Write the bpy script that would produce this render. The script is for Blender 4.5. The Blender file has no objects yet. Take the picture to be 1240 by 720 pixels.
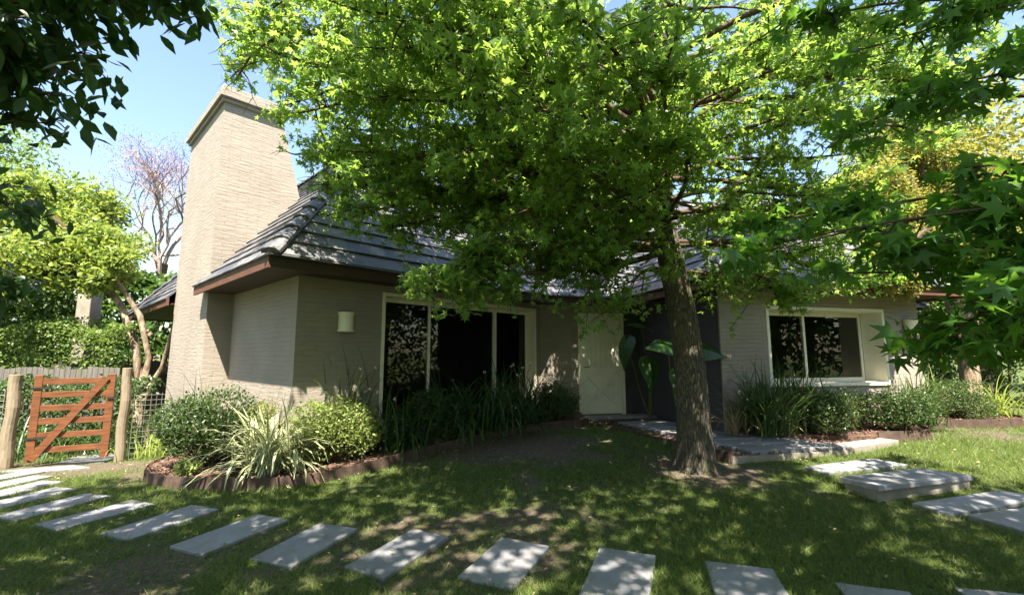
import bpy, math, random
import numpy as np
from mathutils import Vector, Matrix, noise
random.seed(7); rng = np.random.default_rng(7)
R = math.radians
S = bpy.context.scene

# ------------------------------------------------------------------ camera
cam = bpy.data.cameras.new('camera'); cam.lens = 16.03; cam.sensor_width = 36
cam.clip_start = .05; cam.clip_end = 2000
camo = bpy.data.objects.new('camera', cam); S.collection.objects.link(camo); S.camera = camo
camo.location = (0, 0, 1.55); camo.rotation_euler = (R(90) + math.atan(70/552), 0, 0)

# ------------------------------------------------------------------ light
SUN = Vector((.004, .53, -1.0)).normalized()
w = bpy.data.worlds.new('World'); S.world = w; w.use_nodes = True
nt = w.node_tree; nt.nodes.clear()
sky = nt.nodes.new('ShaderNodeTexSky'); sky.sky_type = 'NISHITA'; sky.sun_disc = False
sky.sun_elevation = math.asin(-SUN.z); sky.sun_rotation = math.atan2(-SUN.x, -SUN.y)
sky.air_density = 1.3; sky.dust_density = 1.2; sky.ozone_density = 1.0
bg = nt.nodes.new('ShaderNodeBackground'); bg.inputs[1].default_value = .058
wo = nt.nodes.new('ShaderNodeOutputWorld')
nt.links.new(sky.outputs[0], bg.inputs[0]); nt.links.new(bg.outputs[0], wo.inputs[0])
sl = bpy.data.lights.new('sun', 'SUN'); sl.energy = 4.6; sl.angle = R(.53); sl.color = (1, .90, .76)
so = bpy.data.objects.new('sun', sl); S.collection.objects.link(so)
so.rotation_euler = SUN.to_track_quat('-Z', 'Y').to_euler()
S.view_settings.view_transform = 'Standard'; S.view_settings.look = 'None'
S.view_settings.exposure = 2.6; S.view_settings.gamma = 1
S.render.engine = 'CYCLES'
S.cycles.max_bounces = 10; S.cycles.diffuse_bounces = 8; S.cycles.transmission_bounces = 6; S.cycles.transparent_max_bounces = 6

# ------------------------------------------------------------------ materials
class NT:
    def __init__(s, name):
        s.m = bpy.data.materials.new(name); s.m.use_nodes = True; s.t = s.m.node_tree
        s.t.nodes.clear(); s.out = s.n('OutputMaterial')
    def n(s, kind, **k):
        o = s.t.nodes.new('ShaderNode' + kind)
        for a, v in k.items(): setattr(o, a, v)
        return o
    def l(s, a, b): s.t.links.new(a, b)
    def coord(s, kind='UV', scale=(1, 1, 1)):
        c = s.n('TexCoord'); m = s.n('Mapping'); m.inputs['Scale'].default_value = scale
        s.l(c.outputs[kind], m.inputs[0]); return m.outputs[0]
    def noise(s, vec, scale=5, detail=5, rough=.6, dist=0):
        o = s.n('TexNoise'); o.inputs['Scale'].default_value = scale; o.inputs['Detail'].default_value = detail
        o.inputs['Roughness'].default_value = rough; o.inputs['Distortion'].default_value = dist
        s.l(vec, o.inputs['Vector']); return o.outputs[0]
    def ramp(s, fac, stops):
        r = s.n('ValToRGB'); e = r.color_ramp.elements
        while len(e) < len(stops): e.new(.5)
        for i, (p, c) in enumerate(stops):
            e[i].position = p; e[i].color = (*c, 1) if len(c) == 3 else c
        s.l(fac, r.inputs[0]); return r.outputs[0]
    def mix(s, fac, a, b, mode='MIX'):
        x = s.n('MixRGB', blend_type=mode)
        for i, v in enumerate((fac, a, b)):
            if hasattr(v, 'links'): s.l(v, x.inputs[i])
            elif isinstance(v, tuple): x.inputs[i].default_value = (*v, 1)
            else: x.inputs[i].default_value = v
        return x.outputs[0]
    def math(s, op, a, b=0, c=None):
        x = s.n('Math', operation=op)
        for i, v in enumerate((a, b) if c is None else (a, b, c)):
            if hasattr(v, 'links'): s.l(v, x.inputs[i])
            else: x.inputs[i].default_value = v
        return x.outputs[0]
    def bump(s, h, strength=.5, dist=.01):
        b = s.n('Bump'); b.inputs['Strength'].default_value = strength; b.inputs['Distance'].default_value = dist
        s.l(h, b.inputs['Height']); return b.outputs[0]
    def principled(s, col, rough=.8, normal=None, spec=.5, metal=0):
        p = s.n('BsdfPrincipled')
        if hasattr(col, 'links'): s.l(col, p.inputs['Base Color'])
        else: p.inputs['Base Color'].default_value = (*col, 1)
        if hasattr(rough, 'links'): s.l(rough, p.inputs['Roughness'])
        else: p.inputs['Roughness'].default_value = rough
        p.inputs['Specular IOR Level'].default_value = spec; p.inputs['Metallic'].default_value = metal
        if normal is not None: s.l(normal, p.inputs['Normal'])
        s.l(p.outputs[0], s.out.inputs[0]); return p

def m_paint_brick(name='painted_thin_brick', k=(1, 1, 1)):
    m = NT(name); c = m.coord('UV')
    wob = m.noise(m.coord('UV', (1.3, 3, 1)), 2.2, 3)
    sep = m.n('SeparateXYZ'); m.l(c, sep.inputs[0])
    y2 = m.math('ADD', sep.outputs[1], m.math('MULTIPLY', m.math('SUBTRACT', wob, .5), .085))
    cb = m.n('CombineXYZ'); m.l(sep.outputs[0], cb.inputs[0]); m.l(y2, cb.inputs[1])
    b = m.n('TexBrick'); m.l(cb.outputs[0], b.inputs['Vector'])
    b.inputs['Scale'].default_value = 1; b.inputs['Brick Width'].default_value = .36; b.inputs['Row Height'].default_value = .067
    b.inputs['Mortar Size'].default_value = .005; b.inputs['Mortar Smooth'].default_value = .6; b.inputs['Bias'].default_value = 0
    b.inputs['Color1'].default_value = (.2, .2, .2, 1); b.inputs['Color2'].default_value = (1, 1, 1, 1); b.inputs['Mortar'].default_value = (.5, .5, .5, 1)
    st = m.noise(m.coord('UV', (4, 22, 1)), 1.0, 4, .55)
    fine = m.noise(c, 60, 3)
    h = m.math('ADD', m.math('MULTIPLY', m.math('SUBTRACT', 1, b.outputs['Fac']), .6), m.math('MULTIPLY', st, 1.0))
    h = m.math('ADD', h, m.math('MULTIPLY', b.outputs['Color'], .35)); h = m.math('ADD', h, m.math('MULTIPLY', fine, .12))
    big = m.noise(c, 1.1, 4)
    col = m.ramp(big, [(.3, (.215*k[0], .190*k[1], .162*k[2])), (.7, (.268*k[0], .238*k[1], .204*k[2]))])
    col = m.mix(m.math('MULTIPLY', b.outputs['Fac'], .12), col, (.12, .10, .075))
    col = m.mix(m.math('MULTIPLY', m.math('SUBTRACT', st, .4), 1.0), col, (.30*k[0], .265*k[1], .225*k[2]))
    m.principled(col, .85, m.bump(h, .68, .014), .3); return m.m

def m_flat(name, col, rough=.6, var=.15, scale=8, bump=.1, spec=.4, stretch=(1, 1, 1), kind='UV', metal=0):
    m = NT(name); c = m.coord(kind, stretch); n = m.noise(c, scale, 5)
    a = tuple(x*(1-var) for x in col); b = tuple(min(1, x*(1+var)) for x in col)
    m.principled(m.ramp(n, [(.3, a), (.7, b)]), rough, m.bump(n, bump, .01), spec, metal=metal); return m.m

def m_tile():
    m = NT('concrete_roof_tile'); g = m.n('NewGeometry'); c = m.coord('UV')
    n = m.noise(c, 3, 6); f = m.noise(c, 45, 3)
    col = m.ramp(g.outputs['Random Per Island'], [(0, (.042, .044, .054)), (.6, (.062, .064, .076)), (1, (.10, .10, .106))])
    col = m.mix(m.ramp(n, [(.5, (0, 0, 0)), (.72, (1, 1, 1))]), col, (.26, .25, .23))
    m.principled(col, m.ramp(f, [(.3, (.36,)*3), (.7, (.55,)*3)]), m.bump(f, .25, .004), .6); return m.m

def m_wood(name, a, b, sc=(14, 1.2, 1), rough=.6, bump=.3, kind='UV'):
    m = NT(name); c = m.coord(kind, sc); n = m.noise(c, 2.5, 6, .65, .6); g = m.noise(m.coord(kind), 2, 3)
    col = m.ramp(n, [(.3, a), (.7, b)]); col = m.mix(m.math('MULTIPLY', g, .35), col, tuple(x*.6 for x in a))
    m.principled(col, rough, m.bump(n, bump, .006), .35); return m.m

def m_leaf(name, dark, light, trans, tfac=.45, rough=.42, spec=.35, back=None):
    m = NT(name); g = m.n('NewGeometry')
    r = g.outputs['Random Per Island']
    nz = m.noise(m.coord('Object'), .9, 2)
    fac = m.math('ADD', m.math('MULTIPLY', r, .7), m.math('MULTIPLY', m.math('SUBTRACT', nz, .35), .6))
    col = m.ramp(fac, [(0, dark), (1, light)])
    p = m.principled(col, rough, None, spec)
    t = m.n('BsdfTranslucent')
    tc = m.mix(fac, tuple(x*.7 for x in trans), trans); m.l(tc, t.inputs[0])
    x = m.n('MixShader'); x.inputs[0].default_value = tfac
    m.l(p.outputs[0], x.inputs[1]); m.l(t.outputs[0], x.inputs[2]); m.l(x.outputs[0], m.out.inputs[0]); return m.m

def m_bark(name, a, b, sc=(22, 22, 3.2), bump=.9, dist=.03, moss=None):
    m = NT(name); c = m.coord('Object', sc)
    v = m.n('TexVoronoi', feature='DISTANCE_TO_EDGE'); v.inputs['Scale'].default_value = 1
    wv = m.noise(m.coord('Object', (5, 5, 2)), 1.5, 4)
    vm = m.n('VectorMath', operation='ADD'); m.l(c, vm.inputs[0])
    cb = m.n('CombineXYZ'); ww = m.math('MULTIPLY', wv, 2.4)
    for i in range(3): m.l(ww, cb.inputs[i])
    m.l(cb.outputs[0], vm.inputs[1]); m.l(vm.outputs[0], v.inputs['Vector'])
    n = m.noise(m.coord('Object', (1, 1, .35)), 26, 6, .7)
    h = m.math('ADD', m.math('MINIMUM', m.math('MULTIPLY', v.outputs['Distance'], 1.8), .4), m.math('MULTIPLY', n, .75))
    col = m.ramp(h, [(.2, tuple(x*.3 for x in a)), (.5, a), (.85, b)])
    if moss: col = m.mix(m.ramp(m.noise(m.coord('Object'), 3, 4), [(.5, (0, 0, 0)), (.66, (.55,)*3)]), col, moss)
    m.principled(col, .9, m.bump(h, bump, dist), .2); return m.m

def m_stone(name, a, b, kind='Object'):
    m = NT(name); c = m.coord(kind); g = m.n('ObjectInfo')
    n = m.noise(c, 3.2, 6, .65); f = m.noise(c, 55, 4, .7)
    col = m.ramp(n, [(.32, a), (.68, b)])
    col = m.mix(m.ramp(m.noise(c, 7, 5, .7), [(.56, (0, 0, 0)), (.7, (.5,)*3)]), col, tuple(x*.55 for x in a))
    col = m.mix(m.math('MULTIPLY', f, .35), col, b)
    col = m.mix(m.math('MULTIPLY', g.outputs['Random'], .35), col, tuple(x*.7 for x in a))
    st = m.ramp(m.noise(c, 1.7, 6, .75, .8), [(.42, (0, 0, 0)), (.62, (.6,)*3)]); col = m.mix(st, col, (.13, .115, .095))
    m.principled(col, .62, m.bump(m.math('ADD', f, m.math('MULTIPLY', n, 2)), .3, .006), .4); return m.m

def m_ground():
    m = NT('lawn_soil'); c = m.coord('Object'); n = m.noise(c, .9, 7, .6); f = m.noise(c, 22, 6, .7); k = m.noise(c, 90, 3, .7)
    soil = m.ramp(f, [(.3, (.055, .045, .033)), (.55, (.105, .085, .062)), (.8, (.22, .19, .15))])
    grn = m.ramp(f, [(.3, (.025, .04, .008)), (.7, (.075, .115, .022))])
    at = m.n('Attribute', attribute_name='turf')
    col = m.mix(m.ramp(m.math('ADD', at.outputs['Fac'], m.math('MULTIPLY', m.math('SUBTRACT', f, .5), .6)), [(.35, (0, 0, 0)), (.65, (.8,)*3)]), soil, grn)
    m.principled(col, .95, m.bump(m.math('ADD', m.math('MULTIPLY', f, 1.5), k), .8, .02), .15); return m.m

def m_strap_var():
    m = NT('variegated_strap_leaf'); c = m.n('TexCoord'); s = m.n('SeparateXYZ'); m.l(c.outputs['UV'], s.inputs[0])
    e = m.math('ABSOLUTE', m.math('SUBTRACT', s.outputs[0], .5))
    g = m.n('NewGeometry')
    base = m.ramp(g.outputs['Random Per Island'], [(0, (.06, .115, .035)), (1, (.12, .20, .05))])
    col = m.mix(m.ramp(e, [(.16, (0, 0, 0)), (.22, (1, 1, 1))]), base, (.62, .62, .38))
    p = m.principled(col, .4, None, .4); t = m.n('BsdfTranslucent'); m.l(col, t.inputs[0]); x = m.n('MixShader'); x.inputs[0].default_value = .3
    m.l(p.outputs[0], x.inputs[1]); m.l(t.outputs[0], x.inputs[2]); m.l(x.outputs[0], m.out.inputs[0]); return m.m

def m_glass():
    m = NT('window_glass'); fr = m.n('Fresnel'); fr.inputs[0].default_value = 1.45
    t = m.n('BsdfTransparent'); t.inputs[0].default_value = (.62, .66, .62, 1)
    g = m.n('BsdfGlossy'); g.inputs['Roughness'].default_value = .01; g.inputs[0].default_value = (.95, .97, .95, 1)
    b = m.bump(m.noise(m.coord('UV'), 1.2, 2), .05, .02); m.l(b, g.inputs['Normal'])
    x = m.n('MixShader'); f = m.math('ADD', m.math('MULTIPLY', fr.outputs[0], 1.7), .0)
    m.l(f, x.inputs[0]); m.l(t.outputs[0], x.inputs[1]); m.l(g.outputs[0], x.inputs[2]); m.l(x.outputs[0], m.out.inputs[0]); return m.m

M = {}
M['wall'] = m_paint_brick(); M['charcoal'] = m_paint_brick('charcoal_brick', (.24, .26, .34)); M['tile'] = m_tile()
M['fascia'] = m_wood('stained_fascia_board', (.085, .038, .026), (.13, .058, .038), (1.5, 10, 1))
M['soffit'] = m_wood('dark_soffit_board', (.04, .025, .02), (.06, .038, .03), (1, 12, 1))
M['white'] = m_flat('off_white_frame_paint', (.66, .63, .52), .45, .06, 6, .05)
M['door'] = m_flat('cream_door_paint', (.68, .66, .54), .5, .08, 4, .08)
M['ceramic'] = m_flat('cream_ceramic', (.62, .60, .47), .4, .05, 6, .03)
M['metal'] = m_flat('dark_metal', (.05, .045, .04), .4, .1, 10, .05, .5, metal=.6)
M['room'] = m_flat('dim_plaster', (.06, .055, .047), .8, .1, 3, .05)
M['curtain'] = m_flat('pale_curtain', (.45, .43, .38), .9, .15, 30, .4, .1, (4, .2, 1))
M['glass'] = m_glass()
M['stone'] = m_stone('bluestone_slab', (.15, .157, .18), (.24, .25, .275))
M['concrete'] = m_stone('weathered_concrete', (.20, .18, .145), (.32, .295, .25))
M['steel'] = m_flat('rusty_steel_edging', (.068, .046, .036), .75, .35, 7, .3, .3)
M['gate'] = m_wood('red_stained_timber', (.065, .022, .009), (.20, .078, .03), (1.5, 12, 1), .5, .25)
M['post'] = m_wood('weathered_log', (.13, .105, .07), (.25, .205, .145), (9, 1.0, 1), .85, .6)
M['paling'] = m_wood('grey_paling', (.075, .07, .06), (.15, .14, .12), (9, .8, 1), .9, .5)
M['wire'] = m_flat('galvanised_wire', (.45, .45, .43), .45, .1, 5, .0, .6, metal=.7)
M['ground'] = m_ground()
M['mulch'] = m_flat('mulch_soil', (.085, .055, .04), .95, .5, 26, .9, .1, kind='Object')
M['chip'] = m_leaf('bark_chip', (.055, .026, .02), (.20, .115, .085), (.1, .05, .03), .0, .85)
M['litter'] = m_leaf('dry_leaf', (.20, .14, .07), (.45, .36, .22), (.3, .2, .08), .2, .8)
M['bark'] = m_bark('furrowed_bark', (.058, .050, .038), (.115, .102, .078), (44, 44, 7), .9, .02, moss=(.08, .08, .035))
M['bark2'] = m_bark('smooth_pale_bark', (.15, .115, .08), (.27, .21, .155), (6, 6, 2), .4, .02)
M['twig'] = m_flat('dark_twig_bark', (.075, .055, .035), .9, .3, 20, .3, .2, kind='Object')
M['twigp'] = m_flat('pale_twig_bark', (.26, .20, .17), .9, .3, 20, .3, .2, kind='Object')
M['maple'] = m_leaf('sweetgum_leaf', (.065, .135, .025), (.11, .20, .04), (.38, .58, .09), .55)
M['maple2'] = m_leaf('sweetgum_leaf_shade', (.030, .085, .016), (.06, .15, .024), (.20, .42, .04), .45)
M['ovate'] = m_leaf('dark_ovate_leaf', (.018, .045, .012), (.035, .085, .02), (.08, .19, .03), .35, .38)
M['lime'] = m_leaf('lime_leaf', (.09, .155, .03), (.21, .28, .06), (.42, .52, .09), .42, .4)
M['hedge'] = m_leaf('hedge_leaf', (.05, .10, .02), (.16, .22, .055), (.26, .38, .07), .38)
M['green'] = m_leaf('mid_green_leaf', (.028, .065, .015), (.07, .13, .03), (.16, .28, .04), .38)
M['olive'] = m_leaf('olive_yellow_leaf', (.08, .11, .02), (.23, .24, .045), (.48, .46, .08), .42)
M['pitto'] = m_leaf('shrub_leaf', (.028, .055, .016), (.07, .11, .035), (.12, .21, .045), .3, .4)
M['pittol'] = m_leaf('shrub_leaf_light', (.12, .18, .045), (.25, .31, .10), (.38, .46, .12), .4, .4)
M['red'] = m_leaf('reddish_new_leaf', (.20, .05, .03), (.35, .13, .06), (.5, .15, .06), .4)
M['strap'] = m_leaf('strap_leaf', (.026, .052, .017), (.07, .12, .035), (.12, .21, .04), .3, .38)
M['strapl'] = m_leaf('bright_strap_leaf', (.14, .20, .035), (.24, .30, .06), (.42, .5, .08), .4, .4)
M['strapv'] = m_strap_var()
M['straw'] = m_leaf('dry_strap_leaf', (.25, .18, .09), (.45, .36, .2), (.4, .3, .15), .3, .7)
M['petal'] = m_leaf('white_petal', (.75, .72, .62), (.85, .83, .75), (.8, .75, .65), .3)
M['pink'] = m_leaf('cream_pink_seed_head', (.55, .38, .28), (.70, .52, .40), (.6, .4, .3), .3)
M['lilac'] = m_leaf('lilac_blossom', (.15, .10, .25), (.24, .17, .36), (.30, .2, .42), .4)
M['ear'] = m_leaf('elephant_ear_leaf', (.03, .075, .02), (.05, .12, .03), (.12, .28, .04), .35, .3)
M['grass'] = m_leaf('grass_blade', (.045, .080, .014), (.15, .20, .04), (.22, .33, .05), .35, .5)
M['wood'] = m_flat('smooth_stem', (.10, .12, .05), .6, .2, 10, .1, kind='Object')

# ------------------------------------------------------------------ builders
COL = S.collection
def tag(o, label=None, cat=None, group=None, kind=None):
    if label: o['label'] = label
    if cat: o['category'] = cat
    if group: o['group'] = group
    if kind: o['kind'] = kind
    return o
def empty(name, loc, label, cat, group=None, rz=0):
    o = bpy.data.objects.new(name, None); COL.objects.link(o); o.location = loc; o.rotation_euler = (0, 0, rz)
    o.empty_display_size = .2
    return tag(o, label, cat, group)

class MB:
    """collects convex pieces, then links them as one mesh; uv = metres along the face"""
    def __init__(s): s.v = []; s.f = []; s.uv = {}
    def poly(s, pts, uv=None):
        i = len(s.v); s.v += [tuple(p) for p in pts]; s.f.append(tuple(range(i, i+len(pts))))
        if uv: s.uv[len(s.f)-1] = uv
    def hexa(s, c):            # 8 corners: 0-3 bottom ccw, 4-7 top
        i = len(s.v); s.v += [tuple(p) for p in c]
        for q in ((3, 2, 1, 0), (4, 5, 6, 7), (0, 1, 5, 4), (1, 2, 6, 5), (2, 3, 7, 6), (3, 0, 4, 7)): s.f.append(tuple(i+k for k in q))
    def box(s, x0, x1, y0, y1, z0, z1, fr=None, b=0):
        c = [(x0, y0, z0), (x1, y0, z0), (x1, y1, z0), (x0, y1, z0), (x0, y0, z1), (x1, y0, z1), (x1, y1, z1), (x0, y1, z1)]
        s.hexa([fr(p) for p in c] if fr else c)
    def prism(s, pts, z0, z1, fr=None, top=True):
        n = len(pts); i = len(s.v); T = fr or (lambda p: p)
        zz0 = z0 if callable(z0) else (lambda x, y: z0); zz1 = z1 if callable(z1) else (lambda x, y: z1)
        s.v += [tuple(T((x, y, zz0(x, y)))) for x, y in pts] + [tuple(T((x, y, zz1(x, y)))) for x, y in pts]
        s.f.append(tuple(i+k for k in reversed(range(n)))); s.f.append(tuple(i+n+k for k in range(n)))
        for k in range(n): s.f.append((i+k, i+(k+1) % n, i+n+(k+1) % n, i+n+k))
    def bar(s, a, b, w, h, up=(0, 0, 1)):
        a = Vector(a); b = Vector(b); d = (b-a).normalized(); x = d.cross(Vector(up)).normalized(); u = x.cross(d)
        x *= w/2; u *= h/2; s.hexa([a-x-u, a+x-u, b+x-u, b-x-u, a-x+u, a+x+u, b+x+u, b-x+u])
    def tube(s, pts, rad, k=6, cap=True):
        pts = [Vector(p) for p in pts]; i0 = len(s.v); n = len(pts)
        ref = Vector((0, 0, 1)) if abs((pts[-1]-pts[0]).normalized().z) < .9 else Vector((1, 0, 0))
        ls = 0
        for j, p in enumerate(pts):
            d = (pts[min(j+1, n-1)]-pts[max(j-1, 0)]).normalized(); x = d.cross(ref).normalized(); y = d.cross(x)
            r = rad[j] if hasattr(rad, '__len__') else rad
            for q in range(k):
                t = 2*math.pi*q/k; s.v.append(tuple(p+x*(r*math.cos(t))+y*(r*math.sin(t))))
        for j in range(n-1):
            for q in range(k):
                a = i0+j*k+q; b = i0+j*k+(q+1) % k; s.f.append((a, b, b+k, a+k))
        if cap: s.f.append(tuple(i0+q for q in range(k))); s.f.append(tuple(i0+(n-1)*k+q for q in reversed(range(k))))
    def lathe(s, prof, c, k=24):
        i0 = len(s.v)
        for r, z in prof:
            for q in range(k):
                t = 2*math.pi*q/k; s.v.append((c[0]+r*math.cos(t), c[1]+r*math.sin(t), c[2]+z))
        for j in range(len(prof)-1):
            for q in range(k):
                a = i0+j*k+q; b = i0+j*k+(q+1) % k; s.f.append((a, b, b+k, a+k))
    def build(s, name, mat, parent=None, smooth=False, bevel=0):
        me = bpy.data.meshes.new(name); org = Vector(parent_origin(parent)) if parent else Vector((0, 0, 0))
        me.from_pydata([tuple(Vector(v)-org) for v in s.v], [], s.f); me.materials.append(mat)
        uvl = me.uv_layers.new(name='UVMap').data
        co = [Vector(v) for v in s.v]
        for p in me.polygons:
            n = p.normal
            if p.index in s.uv:
                for li, q in zip(p.loop_indices, s.uv[p.index]): uvl[li].uv = q
                continue
            h = Vector((n.x, n.y, 0))
            if h.length < .02: ax, ay = Vector((1, 0, 0)), Vector((0, 1, 0))
            else: ax = Vector((-n.y, n.x, 0)).normalized(); ay = n.cross(ax) if n.z or True else Vector((0, 0, 1))
            if ay.z < 0: ay = -ay
            for li, vi in zip(p.loop_indices, p.vertices): uvl[li].uv = (co[vi].dot(ax), co[vi].dot(ay))
        if smooth:
            for p in me.polygons: p.use_smooth = True
        o = bpy.data.objects.new(name, me); COL.objects.link(o)
        if parent: o.parent = parent
        if bevel:
            b = o.modifiers.new('bevel', 'BEVEL'); b.width = bevel; b.segments = 2; b.limit_method = 'ANGLE'; b.angle_limit = R(40)
        return o
ORG = {}
def parent_origin(p):
    x = Vector((0, 0, 0))
    while p is not None: x = x + Vector(p.location); p = p.parent
    return x

def frame(O, ang):
    c, s = math.cos(R(ang)), math.sin(R(ang))
    return lambda p: (O[0]+p[0]*c-p[1]*s, O[1]+p[0]*s+p[1]*c, p[2] if len(p) > 2 else 0)

def fast_mesh(name, V, nper, tris, mat, parent=None, uv=None, org=None, smooth=False):
    """V (N, nper, 3) ; tris list of index triples in one island, repeated N times"""
    N = len(V); t = np.array(tris, dtype=np.int32); off = (np.arange(N, dtype=np.int32)*nper)[:, None, None]
    F = (t[None]+off).reshape(-1, t.shape[1]); V2 = V.reshape(-1, 3).astype(np.float32)
    if parent is not None: V2 = V2-np.array(parent_origin(parent), dtype=np.float32)
    elif org is not None: V2 = V2-np.array(org, dtype=np.float32)
    me = bpy.data.meshes.new(name); me.vertices.add(len(V2)); me.vertices.foreach_set('co', V2.ravel())
    k = t.shape[1]; me.loops.add(F.size); me.loops.foreach_set('vertex_index', F.ravel())
    me.polygons.add(len(F)); me.polygons.foreach_set('loop_start', np.arange(0, F.size, k, dtype=np.int32))
    me.update(calc_edges=True)
    if uv is not None:
        u = me.uv_layers.new(name='UVMap').data; arr = np.tile(np.array(uv, dtype=np.float32)[t.ravel()], (N, 1)); u.foreach_set('uv', arr.ravel())
    if smooth: me.polygons.foreach_set('use_smooth', np.ones(len(F), dtype=bool))
    me.materials.append(mat); me.validate()
    o = bpy.data.objects.new(name, me); COL.objects.link(o)
    if parent is not None: o.parent = parent
    elif org is not None: o.location = org
    return o

def star_template():
    rim = []
    for a, r, z in ((90, 1.05, -.16), (62, .36, .02), (35, .98, -.14), (0, .36, .02), (-22, .72, -.12), (-62, .26, 0), (-90, .16, 0), (-118, .26, 0), (202, .72, -.12), (180, .36, .02), (145, .98, -.14), (118, .36, .02)):
        rim.append((r*math.cos(R(a)), r*math.sin(R(a)), z))
    v = [(0, 0, .04)]+rim; n = len(rim)
    return np.array(v), [(0, 1+(i+1) % n, 1+i) for i in range(n)]
STAR = star_template()
OVAL = (np.array([(0, -.1, 0), (.22, .25, .06), (.26, .6, .05), (0, 1.15, -.1), (-.26, .6, .05), (-.22, .25, .06), (0, .45, -.02)]), [(0, 1, 6), (1, 2, 6), (2, 3, 6), (3, 4, 6), (4, 5, 6), (5, 0, 6)])
DIA = (np.array([(0, -.1, 0), (.3, .4, .07), (0, 1.0, -.08), (-.3, .4, .07)]), [(0, 1, 2), (0, 2, 3)])
CHIP = (np.array([(-.5, -.25, 0), (.5, -.2, .12), (.42, .22, .05), (-.48, .26, .1)]), [(0, 1, 2), (0, 2, 3)])

def norm(a): return a/np.maximum(np.linalg.norm(a, axis=1, keepdims=True), 1e-6)
def leaves(name, P, size, tmpl, mat, parent=None, up=.8, spread=.8, hang=.5, out=None, org=None):
    P = np.asarray(P); N = len(P)
    if N == 0: return None
    n = norm(rng.normal(size=(N, 3))*spread+np.array([0, 0, up]))
    t = rng.normal(size=(N, 3)); t[:, 2] -= hang*2
    if out is not None: t += out
    t = t-n*np.sum(t*n, axis=1, keepdims=True); t = norm(t); b = np.cross(t, n)
    s = size*rng.uniform(.65, 1.2, size=(N, 1, 1)) if np.isscalar(size) else size[:, None, None]
    T = tmpl[0]; V = P[:, None, :]+s*(T[None, :, 0:1]*b[:, None, :]+T[None, :, 1:2]*t[:, None, :]+T[None, :, 2:3]*n[:, None, :])
    return fast_mesh(name, V, len(T), tmpl[1], mat, parent, org=org)

def curve(a, b, sag=0, wig=.1, n=8, r=random):
    a = Vector(a); b = Vector(b); L = (b-a).length; out = []
    w1 = Vector((r.uniform(-1, 1), r.uniform(-1, 1), r.uniform(-.6, .6)))*wig*L; w2 = Vector((r.uniform(-1, 1), r.uniform(-1, 1), r.uniform(-.6, .6)))*wig*L*.5
    for i in range(n+1):
        t = i/n; p = a.lerp(b, t)+Vector((0, 0, sag*L*4*t*(1-t)))+w1*math.sin(math.pi*t)+w2*math.sin(2*math.pi*t); out.append(p)
    return out

def make_tree(name, loc, trunk, limbs, label, cat, bark, leafmat, leaf=.11, tmpl=STAR, twigs=20, twiglen=.9, per=10, group=None,
              twigmat=None, r0=.05, sub=3, up=.8, spread=.8, hang=.5, limbparts=False, trunk_name='trunk', flat=.5, blossom=None, crownname='crown', sag=.06, tk=16, trunkobj=None, start=.25, rk=(4, 3), keep=None, tipbias=.8):
    """trunk: [(x,y,z,r)...] ; limbs: [(t_on_trunk 0..1, end xyz)] -> trunk / branch parts and one crown mesh"""
    root = empty(name, loc, label, cat, group)
    tp = [Vector(p[:3]) for p in trunk]; tr = [p[3] for p in trunk]
    if trunkobj: trunkobj(root)
    else:
        mb = MB(); mb.tube(tp, tr, tk); mb.build('trunk', bark, root, True)
    def at(t):
        x = t*(len(tp)-1); i = min(int(x), len(tp)-2); return tp[i].lerp(tp[i+1], x-i), tr[i]+(tr[i+1]-tr[i])*(x-i)
    P = []; O = []; all_br = MB()
    for t, e in limbs:
        s, rs = at(t); c = curve(s, e, sag, .11, 9); L = (Vector(e)-s).length; rr = min(rs*.6, r0*(.5+L/5))
        br = MB() if limbparts else all_br
        br.tube(c, [rr*(1-.82*i/9) for i in range(10)], 7 if limbparts else 5, False)
        for k in range(max(3, int(twigs*L/3))):
            q = random.uniform(start, 1.0)**tipbias; x = q*9; i = min(int(x), 8); p = c[i].lerp(c[i+1], x-i); d = (c[i+1]-c[i]).normalized()
            v = Vector((random.gauss(0, 1), random.gauss(0, 1), random.gauss(0, flat))).normalized()
            v = (v+d*.75).normalized(); l = twiglen*random.uniform(.45, 1.1)*(1.05-.45*q)
            tc = curve(p, p+v*l, .03, .08, 4); br.tube(tc, [.008*(1.3-.25*j)*(.6+r0*8) for j in range(5)], rk[0], False)
            ends = [(tc[2], tc[4])]
            for m in range(sub):
                p2 = tc[random.choice((1, 2, 3))]; v2 = (v+Vector((random.gauss(0, 1), random.gauss(0, 1), random.gauss(0, flat)))).normalized()
                e2 = p2+v2*l*random.uniform(.25, .6); br.tube([p2, (p2+e2)/2+Vector((0, 0, .02)), e2], [.005, .004, .002], rk[1], False); ends.append((p2, e2))
            for a, b in ends:
                for m in range(per):
                    u = random.uniform(.15, 1.1); pp = a.lerp(b, u)+Vector((random.gauss(0, 1), random.gauss(0, 1), random.gauss(0, .7)))*leaf*.75
                    if keep and not keep(pp): continue
                    P.append(pp); O.append(((b-a).normalized())*.9)
        if limbparts: br.build('branch', twigmat or bark, root, True)
    if not limbparts: all_br.build('branches', twigmat or bark, root, True)
    P = np.array([tuple(p) for p in P]); O = np.array([tuple(o) for o in O])
    if len(P):
        leaves(crownname, P, leaf, tmpl, leafmat, root, up, spread, hang, O)
    return root

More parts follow.
